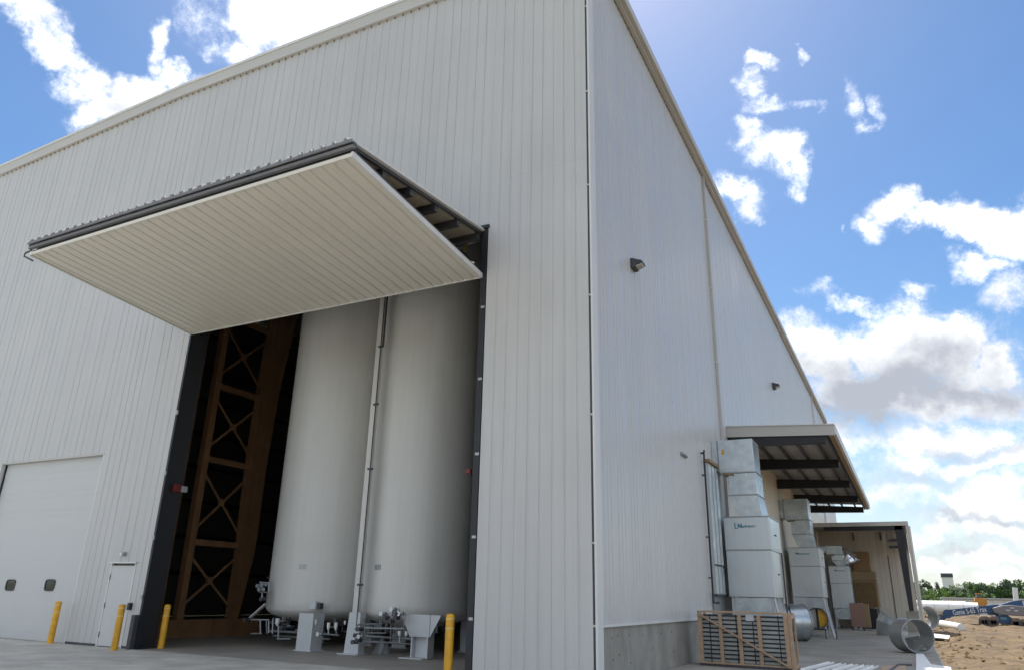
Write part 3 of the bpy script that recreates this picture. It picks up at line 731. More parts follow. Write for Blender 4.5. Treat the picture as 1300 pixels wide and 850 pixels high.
# alarm beacons
s1=empty('alarm_beacon','red and white alarm beacon on the left side of the big opening','alarm')
p=AX(219,619,OL); 
MB().box(OL-.0,OL+.10,p.y-.02,p.y+.22,p.z-.10,p.z+.12).build('red_case',M_RED,s1,bevel=.01)
MB().box(OL+.0,OL+.12,p.y+.225,p.y+.42,p.z-.08,p.z+.09).build('white_lamp',M_GALVD,s1,bevel=.01); rebase(s1,(OL,p.y,p.z))
s2=empty('alarm_beacon','small red beacon on the right jamb of the big opening','alarm'); p=AY(599,597,-.05)
MB().box(OR-.32,OR-.205,-.04,.06,p.z-.05,p.z+.05).build('red_case',M_RED,s2,bevel=.01); MB().box(OR-.23,OR-.2,-.02,.1,p.z-.08,p.z-.05).build('mount',M_DARK,s2); rebase(s2,(OR-.2,0,p.z))
# dark pipe standing off the side wall
pp=empty('standpipe','thin dark vertical pipe clamped to the side wall left of the first air unit','pipe')
MB().tube([(.10,9.42,6.02),(.10,9.42,1.75)],.028,8).build('pipe',M_BLACK,pp)
MB().tube([(.0,9.42,6.0),(.10,9.42,6.0),(.14,9.3,6.05)],.03,8).build('elbow',M_BLACK,pp)
for z in (5.3,3.4,2.2): MB().box(0,.13,9.38,9.46,z-.02,z+.02).build('clamp',M_DARK,pp)
MB().tube([(.10,9.42,1.75),(.10,9.42,1.5),(.22,9.6,1.5)],.04,8).build('valve',M_DARK,pp); rebase(pp,(.1,9.42,1.5))
# ribbed galvanised panel on the wall behind unit one
rp=empty('ribbed_metal_screen','tall bright ribbed metal screen on the side wall beside the first air unit','screen')
for i in range(9):
    y=9.75+i*.165
    b=MB(); b.hexa([(.02,y,1.75),(.12,y+.04,1.75),(.12,y+.12,1.75),(.02,y+.16,1.75),(.02,y,5.75),(.12,y+.04,5.75),(.12,y+.12,5.75),(.02,y+.16,5.75)]); b.build('rib',M_GALV if i%3 else M_GALVD,rp)
MB().box(.02,.16,9.70,11.25,1.68,1.745).build('bottom_rail',M_DARK,rp); MB().box(.02,.2,9.70,11.25,5.76,5.86).build('hood',M_BRN2,rp)
MB().box(.02,.05,9.7,11.25,1.1,1.675).build('lower_sheet',M_GALVD,rp); 
MB().tube([(.16,9.8,2.6),(.17,10.8,2.6),(.17,10.95,2.5),(.17,10.98,1.8)],.02,6).build('cable',M_BLACK,rp); rebase(rp,(0,10.5,1.1))

# ------------------------------------------------------------------ air units
def text_obj(name,body,size,loc,rot,m,par,ext=.002,bold=0,sx=1):
    c=bpy.data.curves.new(name,'FONT'); c.body=body; c.size=size; c.extrude=ext; c.offset=bold; c.align_x='LEFT'; c.space_character=1.02
    o=bpy.data.objects.new(name,c); COL.objects.link(o); o.data.materials.append(m)
    bpy.context.view_layer.update()
    dg=bpy.context.evaluated_depsgraph_get(); me=bpy.data.meshes.new_from_object(o.evaluated_get(dg)); bpy.data.objects.remove(o)
    q=bpy.data.objects.new(name,me); COL.objects.link(q); q.location=loc; q.rotation_euler=rot; q.scale=(sx,1,1); q.parent=par
    if not me.materials: me.materials.append(m)
    return q
def seambox(x0,x1,y0,y1,z0,z1,name,m,par,bev=.012):
    return MB().box(x0,x1,y0,y1,z0,z1).build(name,m,par,bevel=bev)
def air_unit(label,y,z_top,z_mid,z_bot,ztd,text=True,xo=0.,w=1.42,depth=2.2,legs=True):
    r=empty('air_unit',label,'air handling unit',(0,0,0),'air units lined up under the canopy')
    x0=.24+xo; x1=x0+w
    cab=seambox(x0,x1,y,y+depth,z_mid+.01,z_top,'upper_cabinet',M_UNIT,r)
    seambox(x0+.01,x1-.0,y-.004,y+depth,z_bot,z_mid-.01,'lower_cabinet',M_UNIT,r)
    MB().box(x0-.015,x1+.02,y-.02,y+depth+.01,z_mid-.012,z_mid+.012).build('flange',M_GALVD,r)
    MB().box(x0-.015,x1+.02,y-.02,y+depth+.01,z_top+.002,z_top+.03).build('flange',M_GALVD,r)
    seambox(x0+.12,x1-.12,y+.08,y+depth-.3,.55 if z_bot>1 else z_bot-.2,z_bot-.004,'base_box',M_GALV,r)
    # ducting on top: taper, box, head
    dx0=x0+.20; dx1=x1-.27; h=ztd-z_top; dd=1.15
    zt=z_top+.035; za=z_top+h*.27; zb=z_top+h*.56
    b=MB(); b.hexa([(x0+.50,y+.02,zt),(x1-.2,y+.02,zt),(x1-.2,y+dd+.4,zt),(x0+.50,y+dd+.4,zt),(dx0+.05,y,za),(dx1,y,za),(dx1,y+dd+.1,za),(dx0+.05,y+dd+.1,za)]); b.build('tapered_duct',M_GALV,r)
    MB().box(dx0+.02,dx1+.03,y-.03,y+dd+.12,za+.003,za+.028).build('duct_flange',M_GALVD,r)
    seambox(dx0+.05,dx1,y,y+dd+.1,za+.03,zb,'duct_section',M_GALV,r)
    MB().box(dx0+.02,dx1+.03,y-.03,y+dd+.12,zb+.003,zb+.028).build('duct_flange',M_GALVD,r)
    seambox(dx0-.22,dx1-.02,y-.005,y+dd,zb+.03,ztd,'duct_head',M_GALV,r)
    MB().box(dx0-.25,dx0-.225,y-.03,y+dd+.03,zb+.08,ztd+.02).build('duct_flange',M_GALVD,r)
    seambox(.0,dx0-.253,y+.02,y+dd-.05,zb+.12,ztd-.03,'wall_boot',M_GALV,r)
    MB().box(dx0-.1,dx0+.25,y-.1,y+.2,zb-.06,zb+.0).build('support_angle',M_BRN2,r)
    b=MB()
    if legs:
        for lx in (x0+.1,x1-.1):
            for ly in (y+.12,y+depth-.15):
                MB().box(lx-.04,lx+.04,ly-.04,ly+.04,0,z_bot-.004).build('leg',M_LEG,r)
        MB().bar((x1-.06,y+.1,z_bot-.02),(x1+.28,y-.3,.02),.05,.05).build('brace',M_LEG,r)
        MB().bar((x1-.06,y+1.2,z_bot-.02),(x1+.2,y+1.2,.02),.05,.05).build('brace',M_LEG,r)
    # side doors and handles on the outer face
    MB().box(x1+.001,x1+.012,y+.12,y+depth-.12,z_bot+.08,z_mid-.07).build('access_door',M_UNIT,r)
    MB().box(x1+.001,x1+.012,y+.12,y+depth-.12,z_mid+.08,z_top-.08).build('access_door',M_UNIT,r)
    for zz in ((z_bot+z_mid)/2,(z_mid+z_top)/2): MB().box(x1+.013,x1+.045,y+.9,y+1.1,zz-.02,zz+.02).build('handle',M_DARK,r)
    MB().tube([(x1+.05,y+depth*.8,z_mid),(x1+.06,y+depth*.8,.1)],.03,6).tube([(x1+.10,y+depth*.9,z_bot+.5),(x1+.12,y+depth*.9,.1)],.02,6).build('conduit',M_DARK,r)
    if text:
        tx=x0+.34; tz=z_top-.33
        mk=MB(); mk.box(tx,tx+.03,y-.006,y-.001,tz-.02,tz+.15); mk.box(tx,tx+.10,y-.006,y-.001,tz-.03,tz-.005); mk.build('logo_mark',M_TEXT,r)
        text_obj('logo_lettering','N',.17,(tx+.10,y-.004,tz),(pi/2,0,0),M_TEXT,r,bold=.012)
        text_obj('logo_lettering','advance',.125,(tx+.24,y-.004,tz+.005),(pi/2,0,0),M_TEXT,r,bold=.004,sx=1.05)
    else:
        MB().box(x0+.36,x0+.98,y-.006,y-.001,z_top-.30,z_top-.26).box(x0+.32,x0+.46,y-.006,y-.001,z_top-.27,z_top-.22).build('logo_mark',M_TEXT,r)
    rebase(r,(x0,y,0)); return r
air_unit('nearest and largest silver air unit with blue lettering, behind the timber crate',11.0,4.13,3.1,1.68,6.68)
air_unit('middle silver air unit under the canopy with rounded duct head',25.8,4.06,3.2,1.78,6.45,text=False)
u3=air_unit('far silver air unit with a shiny round elbow duct on its right',39.4,3.75,2.7,1.2,5.02,text=False,xo=.60,w=1.22,depth=1.6)
# yellow sticker on first head
MB().box(.34,.42,10.985,10.992,6.2,6.36).build('sticker',M_YEL,[o for o in bpy.data.objects if o.name=='air_unit'][0]).location=(-.24,-11.0,0)
# round elbow on the third unit
el=empty('round_elbow_duct','shiny segmented round elbow duct beside the far air unit','duct')
q0=AY(1066,705,40.2)
MB().pipe_shell(q0-Vector((.35,0,0)),q0,.56,.548,32).build('collar',M_REFL,el)
gores('gore',el,q0-Vector((-.002,0,.66)),Vector((1,0,0)),Vector((0,0,1)),Vector((0,1,0)),.66,.56,pi/2,.35,4,[M_REFL])
rebase(el,q0)
# brown intake housing
ih=empty('intake_housing','brown intake housing with a lattice media panel at the back of the side bay','intake')
yb=41.2; a=AY(1081,735,yb); c=AY(1113,735,yb)
xa,xb=AY(1081,750,yb).x,AY(1114,750,yb).x
MB().box(xa,xb,yb,yb+1.7,1.3,2.95).build('media_box',M_BRN2,ih); MB().box(xa,xb,yb-.03,yb+1.6,2.97,3.5).build('middle_band',M_BRN2,ih)
MB().box(xa+.3,xb-.25,yb+.1,yb+1.6,3.52,4.75).build('upper_hood',mat('brown_housing',(.24,.14,.06),.6),ih)
nm=11
med=MB()
for i in range(nm):
    for j in range(14):
        x=xa+.06+(xb-xa-.12)*i/nm; z=1.36+1.52*j/14; w_=(xb-xa-.12)/nm*.72; hh=.075
        med.box(x,x+w_,yb-.05,yb-.002,z,z+hh)
tag(med.build('media_lattice',M_MEDIA,ih),kind='stuff')
for x in (xa+.05,xb-.08):
    MB().box(x-.04,x+.04,yb+.1,yb+.2,0,1.29).build('leg',M_DARK,ih)
MB().box(xa+.2,xb-.2,yb+.3,yb+1.5,0,1.2).build('underside_shade_block',M_BLACK,ih); rebase(ih,(xa,yb,0))  # black block stands in for the shade beneath the housing
pk=empty('red_cabinet','faded red upright box standing before the brown intake housing','cabinet')
p=AZ(1093,799.5); MB().box(p.x-.45,p.x+.28,p.y-.3,p.y+.3,.18,1.55).build('case',M_PINK,pk,bevel=.02); MB().box(p.x+.29,p.x+.6,p.y-.1,p.y+.3,.18,1.5).build('side_post',M_BRN2,pk)
for x in (p.x-.4,p.x+.2): MB().box(x-.04,x+.04,p.y-.2,p.y+.2,0,.18).build('foot',M_DARK,pk)
rebase(pk,(p.x,p.y,0))
# scraps on the slab
for k in range(9):
    p=AZ(1096+k*3.1,792+rnd.uniform(0,6)); r_=rnd.uniform(-.6,.6); L_=rnd.uniform(.4,1.0)
    o=MB().box(-L_/2,L_/2,-.12,.12,0,rnd.uniform(.02,.09)).box(-L_/2,-L_/2+.05,-.12,.12,.0,.16).build('metal_offcut',M_GALV if k%2 else M_GALVD); o.location=(p.x,p.y,.01+.03*k%.08); o.rotation_euler=(0,0,r_)
    tag(o,['silver offcut at the left end of the scrap pile by the red box','dull offcut second from the left in the scrap pile','silver offcut third from the left in the scrap pile','dull offcut left of the middle of the scrap pile','silver offcut at the middle of the scrap pile','dull offcut right of the middle of the scrap pile','silver offcut third from the right in the scrap pile','dull offcut second from the right in the scrap pile','silver offcut at the right end of the scrap pile'][k],'offcut','metal offcuts by the red box')

# ------------------------------------------------------------------ round duct pieces on the slab
def duct_piece(name,label,a,b_,ro,th,m,mi=None,bands=(0,1)):
    r=empty(name,label,'duct'); a=Vector(a); b_=Vector(b_)
    MB().pipe_shell(a,b_,ro,ro-th,40).build('shell',m,r)
    for t in bands:
        c=a.lerp(b_,t); d_=(b_-a).normalized()*.02
        MB().pipe_shell(c-d_,c+d_,ro+.025,ro+.001,40).build('band',M_DARK if t not in(0,1) else M_GALVD,r)
    rebase(r,(a.x,a.y,0)); return r
dp=duct_piece('round_duct_drum','large shiny round duct lying just behind the timber crate',(.05,20.6,.74),(1.12,21.4,.74),.72,.02,M_GALV,bands=(.35,1))
# ring on the slab edge
rg=duct_piece('duct_ring','short round duct ring lying at the slab edge, nearest the dirt',(5.40,16.35,.56),(5.00,17.15,.56),.535,.012,M_GALVD,bands=(0,1))
MB().add([(5.10,16.75,.07),(5.62,16.6,.12),(5.45,16.9,.55),(5.0,17.05,.45)],[(0,1,2,3)]).build('loose_inner_sheet',M_REFL,rg).location=(-5.42,-16.35,0)
MB().bar((5.3,16.3,.03),(5.5,16.2,.28),.10,.02).build('tab',M_GALV,rg).location=(-5.42,-16.35,0)
# elbow piece
ep=empty('duct_elbow_piece','grey gored duct elbow standing on end behind the duct ring','duct')
c0=AZ(1133,806); c0.z=0
MB().pipe_shell(c0,c0+Vector((0,0,.22)),.74,.728,36).build('collar',M_GALVD,ep)
gores('gore',ep,c0+Vector((.85,0,.221)),Vector((1,0,0)),Vector((0,0,1)),Vector((0,1,0)),.85,.74,pi,pi-.66,2,[M_GALVD,M_GALV])
rebase(ep,c0)
c1=AZ(1178,797,.0)
duct_piece('far_duct_ring','round duct ring lying in the dirt beside the far slab end',(c1.x+.1,45.5,.72),(c1.x-.45,46.6,.72),.70,.05,M_GALVD,bands=(0,))
# fan on stand
fs_=empty('drum_fan','drum fan with a yellow grille half on a low black stand','fan'); p=AY(1038,790,24.5); cx,cy=p.x,24.5
MB().pipe_shell((cx,cy,.86),(cx,cy+.45,.86),.46,.43,28).build('drum',M_DARK,fs_)
MB().tube([(cx,cy+.2,.86),(cx,cy+.22,.86)],.43,28).build('face',M_TRIM,fs_)
b=MB(); vs=[(cx+.06,cy+.15,.86-.36),(cx+.06,cy+.15,.86+.36)]+[(cx+.42*cos(a),cy+.15,.86+.42*sin(a)) for a in [rad(60-k*12) for k in range(11)]]
b.add(vs,[tuple([0,1]+list(range(2,13)))]); b.build('yellow_half',M_YEL,fs_)
MB().box(cx-.04,cx+.04,cy+.1,cy+.14,.44,1.28).build('bar',M_BLACK,fs_)
for x in (cx-.45,cx+.3,cx+.75): MB().box(x-.02,x+.02,cy-.02,cy+.02,0,.36).build('stand_leg',M_BLACK,fs_)
MB().box(cx-.47,cx+.35,cy-.02,cy+.3,.36,.40).build('stand_top',M_BLACK,fs_); rebase(fs_,(cx,cy,0))

# ------------------------------------------------------------------ timber crate with coils
cr=empty('timber_crate','pale timber slat crate of stacked dark coils with one diagonal brace','crate')
cx0,cx1,cy0,cy1,ch=.36,2.66,6.30,7.05,1.30
def board(*a,m=M_WOOD,name='board'): return MB().box(*a).build(name,m,cr,bevel=.004)
nl=11
for k in range(nl):
    z=.10+k*(ch-.18)/nl; hh=(ch-.18)/nl
    MB().box(cx0+.06,cx1-.06,cy0+.07,cy1-.05,z,z+hh*.62).build('coil_tray',M_COIL,cr)
    MB().box(cx0+.10,cx1-.10,cy0+.10,cy1-.08,z+hh*.62,z+hh*.98).build('tray_gap_shade',M_BLACK,cr)  # black filler stands in for the shaded gaps between trays
for x in (cx0+.30,cx0+.97,cx0+1.38,cx1-.30): MB().box(x-.012,x+.012,cy0+.055,cy0+.066,.05,ch-.06).build('strap',M_BLACK,cr)
board(cx0,cx0+.11,cy0,cy0+.05,.06,ch-.03)
for x in (.58,1.06,1.54): board(cx0+x-.045,cx0+x+.045,cy0,cy0+.05,.06,ch-.05)
board(cx1-.17,cx1-.065,cy0,cy0+.05,.04,ch-.03); board(cx1-.06,cx1+.02,cy0-.01,cy0+.09,.02,ch)
board(cx0,cx1,cy0-.002,cy0+.09,ch-.028,ch+.01); board(cx0,cx1,cy1-.09,cy1,ch-.028,ch+.01)
board(cx0,cx1,cy0+.0,cy0+.09,.0,.055,m=M_DARK); board(cx0,cx1,cy1-.09,cy1,.0,.055,m=M_DARK)
board(cx0+.05,cx1-.065,cy0-.004,cy0+.04,.057,.095)
MB().bar((cx0+.05,cy0-.022,ch-.07),(cx1-.13,cy0-.022,.09),.038,.10,(0,-1,0)).build('diagonal_board',M_WOOD,cr)
for x in (cx0,cx1-.04):
    for z in (.3,.8): pass
board(cx1-.03,cx1+.02,cy1-.09,cy1,.02,ch-.03); board(cx0,cx0+.05,cy1-.09,cy1,.06,ch-.03)
board(cx1-.02,cx1+.02,cy0+.091,cy1-.091,ch-.12,ch-.03); board(cx1-.02,cx1+.02,cy0+.091,cy1-.091,.02,.12)
MB().box(cx0+1.22,cx0+1.42,cy0+.045,cy0+.052,ch-.20,ch-.05).build('paper_tag',M_LEG,cr); rebase(cr,(cx0,cy0,0))

# sheets and strips lying at the slab edge
for k,(xa,ya,xb,yb_) in enumerate(((1020,851,1056,841.5),(1040,852,1071,843.5),(1060,852,1086,844.5),(1078,853,1100,845.5),(1095,853,1112,846))):
    a=AZ(xa,ya); c=AZ(xb,yb_); L_=(c-a).length; m_=(a+c)/2
    o=MB().box(-L_/2,L_/2,-.07,.07,0,.012).box(-L_/2,L_/2,-.07,-.055,.012,.05).box(-L_/2,L_/2,.055,.07,.012,.05).build('metal_strip',M_FOAM); o.location=(m_.x,m_.y,.004); o.rotation_euler=(0,0,math.atan2(c.y-a.y,c.x-a.x))
    tag(o,['pale metal strip on the slab, the one nearest the timber crate','pale metal strip on the slab, second from the timber crate','pale metal strip on the slab, middle of the five','pale metal strip on the slab, second from the plank','pale metal strip on the slab, the one nearest the plank'][k],'strip','metal strips on the slab')
def flat(name,label,cat,pts,m,z=.03,th=.04):
    ps=[AZ(px,py,z) for px,py in pts]; n=len(ps); c=sum(ps,Vector())/n; c.z=0
    vs=[(p.x-c.x,p.y-c.y,z-th) for p in ps]+[(p.x-c.x,p.y-c.y,z) for p in ps]
    fs=[tuple(range(n))[::-1],tuple(range(n,2*n))]+[(i,(i+1)%n,(i+1)%n+n,i+n) for i in range(n)]
    o=MB().add(vs,fs).build(name,m); o.location=c; return tag(o,label,cat)
flat('white_board','white board with a cut corner on the slab edge before the duct ring','board',[(1163,829),(1172,829),(1182,842),(1207,846),(1212,870),(1150,875),(1163,850)],M_FOAM)
flat('white_board','white board lying in the dirt behind the duct ring','board',[(1182,803),(1206,806),(1204,810),(1184,808)],M_FOAM,.06)
flat('timber_plank','pale plank lying on the slab in front of the white board','plank',[(1120,845),(1150,842),(1150,860),(1112,862)],M_WOOD,.035)
o=MB().tube([AZ(1128,852,.05),AZ(1140,843,.05),AZ(1157,843,.05)],.03,6).build('bent_rod',M_DARK); tag(o,'bent dark rod lying across the pale plank','rod')
w0=AZ(1195,793,.1); o=MB().tube([AZ(1196,792,.2),AZ(1221,796,.15)],[.30,.26],12).build('white_roll',M_FOAM); tag(o,'white rolled sheet lying in the dirt below the blue boom','roll')

# ------------------------------------------------------------------ bollards
def bollard(loc,label,h=1.12,r=.085):
    o=empty('bollard',label,'bollard',(0,0,0),'yellow bollards at the doors')
    MB().tube([(0,0,-.02),(0,0,h-.04),(0,0,h-.012),(0,0,h)],[r,r,r*.86,r*.35],24).build('post',M_YEL,o)
    for z in (h-.10,h-.29): MB().pipe_shell((0,0,z-.015),(0,0,z+.015),r+.003,r,24).build('band',M_BAND,o)
    o.location=loc; return o
bollard((-16.33,-.25,0),'yellow bollard leftmost, in front of the white sectional door')
bollard((-13.15,-.53,0),'yellow bollard in front of the small white entry door')
bollard((-12.95,.72,0),'yellow bollard just inside the left jamb of the big opening')
bollard((-3.3,.02,0),'tallest-looking yellow bollard, at the right jamb of the big opening',h=1.19,r=.092)

# ------------------------------------------------------------------ tanks
def tank(x,y,label,legs,R_=1.60,zb=.95,Ht=13.2):
    t=empty('storage_tank',label,'tank',(x,y,0),'tall white tanks inside the hall')
    MB().tube([(0,0,zb-.30),(0,0,zb-.2),(0,0,zb-.08),(0,0,zb+.02),(0,0,zb+.10)]+[(0,0,zb+.1+k*.2) for k in range(1,2)]+[(0,0,Ht),(0,0,Ht+.35),(0,0,Ht+.55)],[.5,1.0,1.4,R_-.05,R_,R_,R_,R_*.8,R_*.3],96).build('shell',M_TANK,t)
    for z in (2.9,5.35,7.8,10.2,12.6):
        MB().pipe_shell((0,0,z),(0,0,z+.03),R_+.008,R_-.01,96).build('weld_seam',M_TANK,t)
    for k in range(13):
        a=-2.9+k*.22; rr=R_-.35-.3*(k%3==1); x_,y_=cos(a)*rr,sin(a)*rr; hh=.25+.3*((k*7)%5)/5
        MB().tube([(x_,y_,zb),(x_,y_,zb-hh),(x_+.22*(-1)**k,y_,zb-hh)],.028+.012*(k%2),8).build('drain_pipe',M_GALVD if k%2 else M_DARK,t)
        if k%3==0: MB().tube([(x_-.05,y_-.05,zb-hh*.6),(x_+.05,y_-.05,zb-hh*.6)],.06,8).build('valve_body',M_DARK,t)
    MB().tube([(-1.1,-.9,zb-.55),(1.2,-.9,zb-.55)],.035,8).tube([(-1.2,-.6,zb-.7),(1.0,-.6,zb-.7)],.03,8).build('manifold',M_GALVD,t)
    for (lx,ly,w_,fl) in legs:
        b=MB()
        if fl:
            b.box(lx-.26,lx-.22,ly-.185,ly+.10,.02,zb+.05); b.box(lx+.22,lx+.26,ly-.185,ly+.10,.02,zb+.05); b.box(lx-.22,lx+.22,ly-.02,ly+.01,.02,zb-.35)
            b.box(lx-.3,lx+.3,ly-.21,ly-.19,.52,zb+.1)
            b.add([(lx-.30,ly-.19,.5),(lx-.30,ly-.15,.5),(lx-.62,ly-.19,zb+.1),(lx-.62,ly-.15,zb+.1),(lx-.30,ly-.19,zb+.1),(lx-.30,ly-.15,zb+.1)],[(0,2,4),(1,5,3),(0,1,3,2),(2,3,5,4),(0,4,5,1)])
            b.add([(lx+.30,ly-.19,.5),(lx+.30,ly-.15,.5),(lx+.62,ly-.19,zb+.1),(lx+.62,ly-.15,zb+.1),(lx+.30,ly-.19,zb+.1),(lx+.30,ly-.15,zb+.1)],[(0,4,2),(1,3,5),(0,2,3,1),(2,4,5,3),(0,1,5,4)])
            b.box(lx-.5,lx+.2,ly-.35,ly+.3,0,.025)
        else:
            b.box(lx-w_/2,lx+w_/2,ly-.16,ly+.30,.02,zb+.02); b.box(lx-w_/2-.06,lx+w_/2+.06,ly-.2,ly+.35,0,.022)
        b.build('leg',M_LEG,t)
    return t
T2=(-7.28,4.55); T1=(-10.80,4.5)
t2=tank(*T2,'white storage tank on the right, its right half in shadow inside the opening',[(-5.92-T2[0],2.98-T2[1],.6,True),(1.2,1.1,.5,False),(-1.2,1.1,.5,False)])
t1=tank(*T1,'white storage tank on the left, beside the brown braced tower',[(-9.64-T1[0],2.80-T1[1],.52,False),(-1.0,.9,.5,False),(1.0,1.2,.5,False)])
MB().box(.92,1.15,-1.52,-1.35,1.08,1.28).build('junction_box',M_LEG,t1); MB().box(1.155,1.25,-1.45,-1.3,1.08,1.24).build('box_side',M_DARK,t1)
MB().tube([(-1.05,-1.215,1.9),(-1.1,-1.26,1.9)],.045,10).build('port',M_BLACK,t1)
for t_,aa in ((t1,-1.25),(t2,-1.75)):
    c_=Vector((cos(aa),sin(aa),0)); pz=Vector((0,0,1)); sd_=Vector((-sin(aa),cos(aa),0))
    b=MB(); q=[c_*1.612+sd_*(-.11),c_*1.612+sd_*.11]; b.hexa([q[0]+pz*2.15,q[1]+pz*2.15,q[1]*.99+pz*2.15,q[0]*.99+pz*2.15,q[0]+pz*2.29,q[1]+pz*2.29,q[1]*.99+pz*2.29,q[0]*.99+pz*2.29]); b.build('nameplate',M_GALVD,t_)
# cable chase up between the tanks
ct=empty('cable_chase','white vertical cable chase running up between the two tanks','cable chase')
p0=AY(448,830,2.8); xx=p0.x
MB().box(xx-.10,xx+.11,2.74,2.82,1.05,13.).build('channel',M_TANK,ct)
MB().hexa([(xx-.24,2.70,.02),(xx+.24,2.70,.02),(xx+.24,2.95,.02),(xx-.24,2.95,.02),(xx-.17,2.72,1.045),(xx+.2,2.72,1.045),(xx+.2,2.95,1.045),(xx-.17,2.95,1.045)]).build('foot',M_LEG,ct)
MB().box(xx-.36,xx+.30,2.55,3.0,0,.022).build('base_plate',M_LEG,ct)
MB().tube([(xx+.10,2.715,.6),(xx+.10,2.715,13.)],.016,6).build('cable',M_DARK,ct)
MB().tube([(xx+.17,2.74,8.6),(xx+.17,2.74,13.)],.028,6).build('cable',M_DARK,ct)
for z in (1.75,4.9,6.8,8.6): MB().box(xx+.02,xx+.20,2.69,2.738,z-.025,z+.025).build('clamp',M_DARK,ct)
rebase(ct,(xx,2.75,0))
# pipework under tanks
def pw(name,label,segs,y,r=.022,m=None,valves=(),cyl=()):
    t=empty(name,label,'pipework'); base=None
    for s_ in segs:
        pts=[AY(px,py,y+dy) for (px,py,dy) in [(q[0],q[1],q[2] if len(q)>2 else 0) for q in s_]]
        MB().tube(pts,r,8).build('pipe',m or (M_GALVD if rnd.random()<.6 else M_GTUBE),t)
        if base is None: base=pts[0]
    for (px,py) in valves:
        p=AY(px,py,y-.04); MB().tube([p-Vector((.06,0,0)),p+Vector((.06,0,0))],.05,10).tube([p,p+Vector((0,-.12,.0)),p+Vector((0,-.14,.0))],[.02,.02,.06],10).build('valve',M_DARK if rnd.random()<.6 else M_GALV,t)
    for (px,py,h_,rr) in cyl:
        p=AY(px,py,y-.02); MB().tube([p,p-Vector((0,0,h_*.6)),p-Vector((0,0,h_))],[rr,rr,rr*.3],12).build('filter_bowl',M_WHITE,t)
    rebase(t,(base.x,base.y,0)); return t
def z7(a,b): return (430+a/6.537,720+b/6.537)
def z6(a,b): return (300+a/6.537,720+b/6.537)
pw('pipe_rack','galvanised pipe rack with valves under the right tank',[
 [z7(240,500),z7(540,505),z7(550,380),z7(480,378)],[z7(230,540),z7(390,542),z7(405,380),z7(345,378),z7(335,500)],[z7(220,615),z7(430,620),z7(437,430),z7(500,425)],
 [z7(430,620),z7(550,630),z7(548,660)],[z7(160,470),z7(330,465)],[z7(150,505),z7(240,500)],[z7(448,400),z7(448,345),z7(475,335)],[z7(130,510),z7(160,480)],[z7(505,560),z7(505,620)],[z7(215,420),z7(215,620)],[z7(155,590),z7(220,610)],[z7(500,335),z7(500,430)]],2.55,
 .021,None,[z7(375,380),z7(400,415),z7(460,345),z7(490,415),z7(500,380),z7(185,510),z7(175,600),z7(140,615),z7(445,440),z7(160,560),z7(190,570),z7(520,380)],[(*z7(505,525),.12,.04),(*z7(562,528),.12,.04)])
pw('pipe_rack','pipework with white filter bowls hanging under the left tank',[
 [z6(120,430),z6(270,432),z6(270,540)],[z6(200,430),z6(200,540),z6(120,545),z6(210,545)],[z6(250,440),z6(255,545)],[z6(305,420),z6(300,545)],[z6(340,590),z6(450,590)],[z6(350,480),z6(348,580)],[z6(640,545),z6(740,550),z6(850,560)],[z6(400,490),z6(450,480)],[z6(120,410),z6(245,310)],
 [z6(195,120),z6(270,125),z6(268,200)],[z6(190,200),z6(265,205)],[z6(250,310),z6(262,200)],[z6(215,120),z6(215,250)],[z6(830,480),z6(830,555)],[z6(765,500),z6(765,555)]],2.75,
 .022,None,[z6(200,150),z6(235,140),z6(215,180),z6(230,260),z6(430,430),z6(400,495),z6(700,550),z6(95,432)],[(*z6(345,420),.20,.06),(*z6(663,430),.14,.03),(*z6(768,455),.20,.045),(*z6(830,455),.20,.045),(*z6(903,440),.1,.03)])
o=MB().bar(AY(318,783,2.7),AY(337,766,2.7),.1,.03).build('flat_bracket',M_LEG); tag(o,'pale sloping flat bracket at the left tank foot','bracket')
b=MB(); c=AZ(483,829); 
for k in range(14): 
    a=2*pi*k/14
b.add([(cos(2*pi*k/12)*.3*rnd.uniform(.7,1.1),sin(2*pi*k/12)*.22*rnd.uniform(.7,1.1),0) for k in range(12)]+[(cos(2*pi*k/12)*.14*rnd.uniform(.6,1.3),sin(2*pi*k/12)*.12,.2+.1*rnd.random()) for k in range(12)]+[(.02,0,.40)],
 [(k,(k+1)%12,12+(k+1)%12,12+k) for k in range(12)]+[(12+k,12+(k+1)%12,24) for k in range(12)])
o=b.build('crumpled_bag',M_GALVD); o.location=(c.x,c.y,0); tag(o,'crumpled grey plastic bag on the floor under the pipe rack','bag')
# blue-grey cabinet at the right edge inside
cb_=empty('dark_cabinet','dark blue cabinet inside the opening behind the right bollard','cabinet')
MB().box(-5.3,-4.3,4.9,5.8,.3,1.55).build('case',mat('dark_blue_case',(.03,.05,.09),.4),cb_,bevel=.01); MB().box(-5.35,-4.25,4.88,5.82,1.57,1.75).build('lid',M_BLACK,cb_); MB().box(-5.2,-4.4,5.0,5.7,0,.29).build('plinth',M_BLACK,cb_); rebase(cb_,(-4.8,5.3,0))

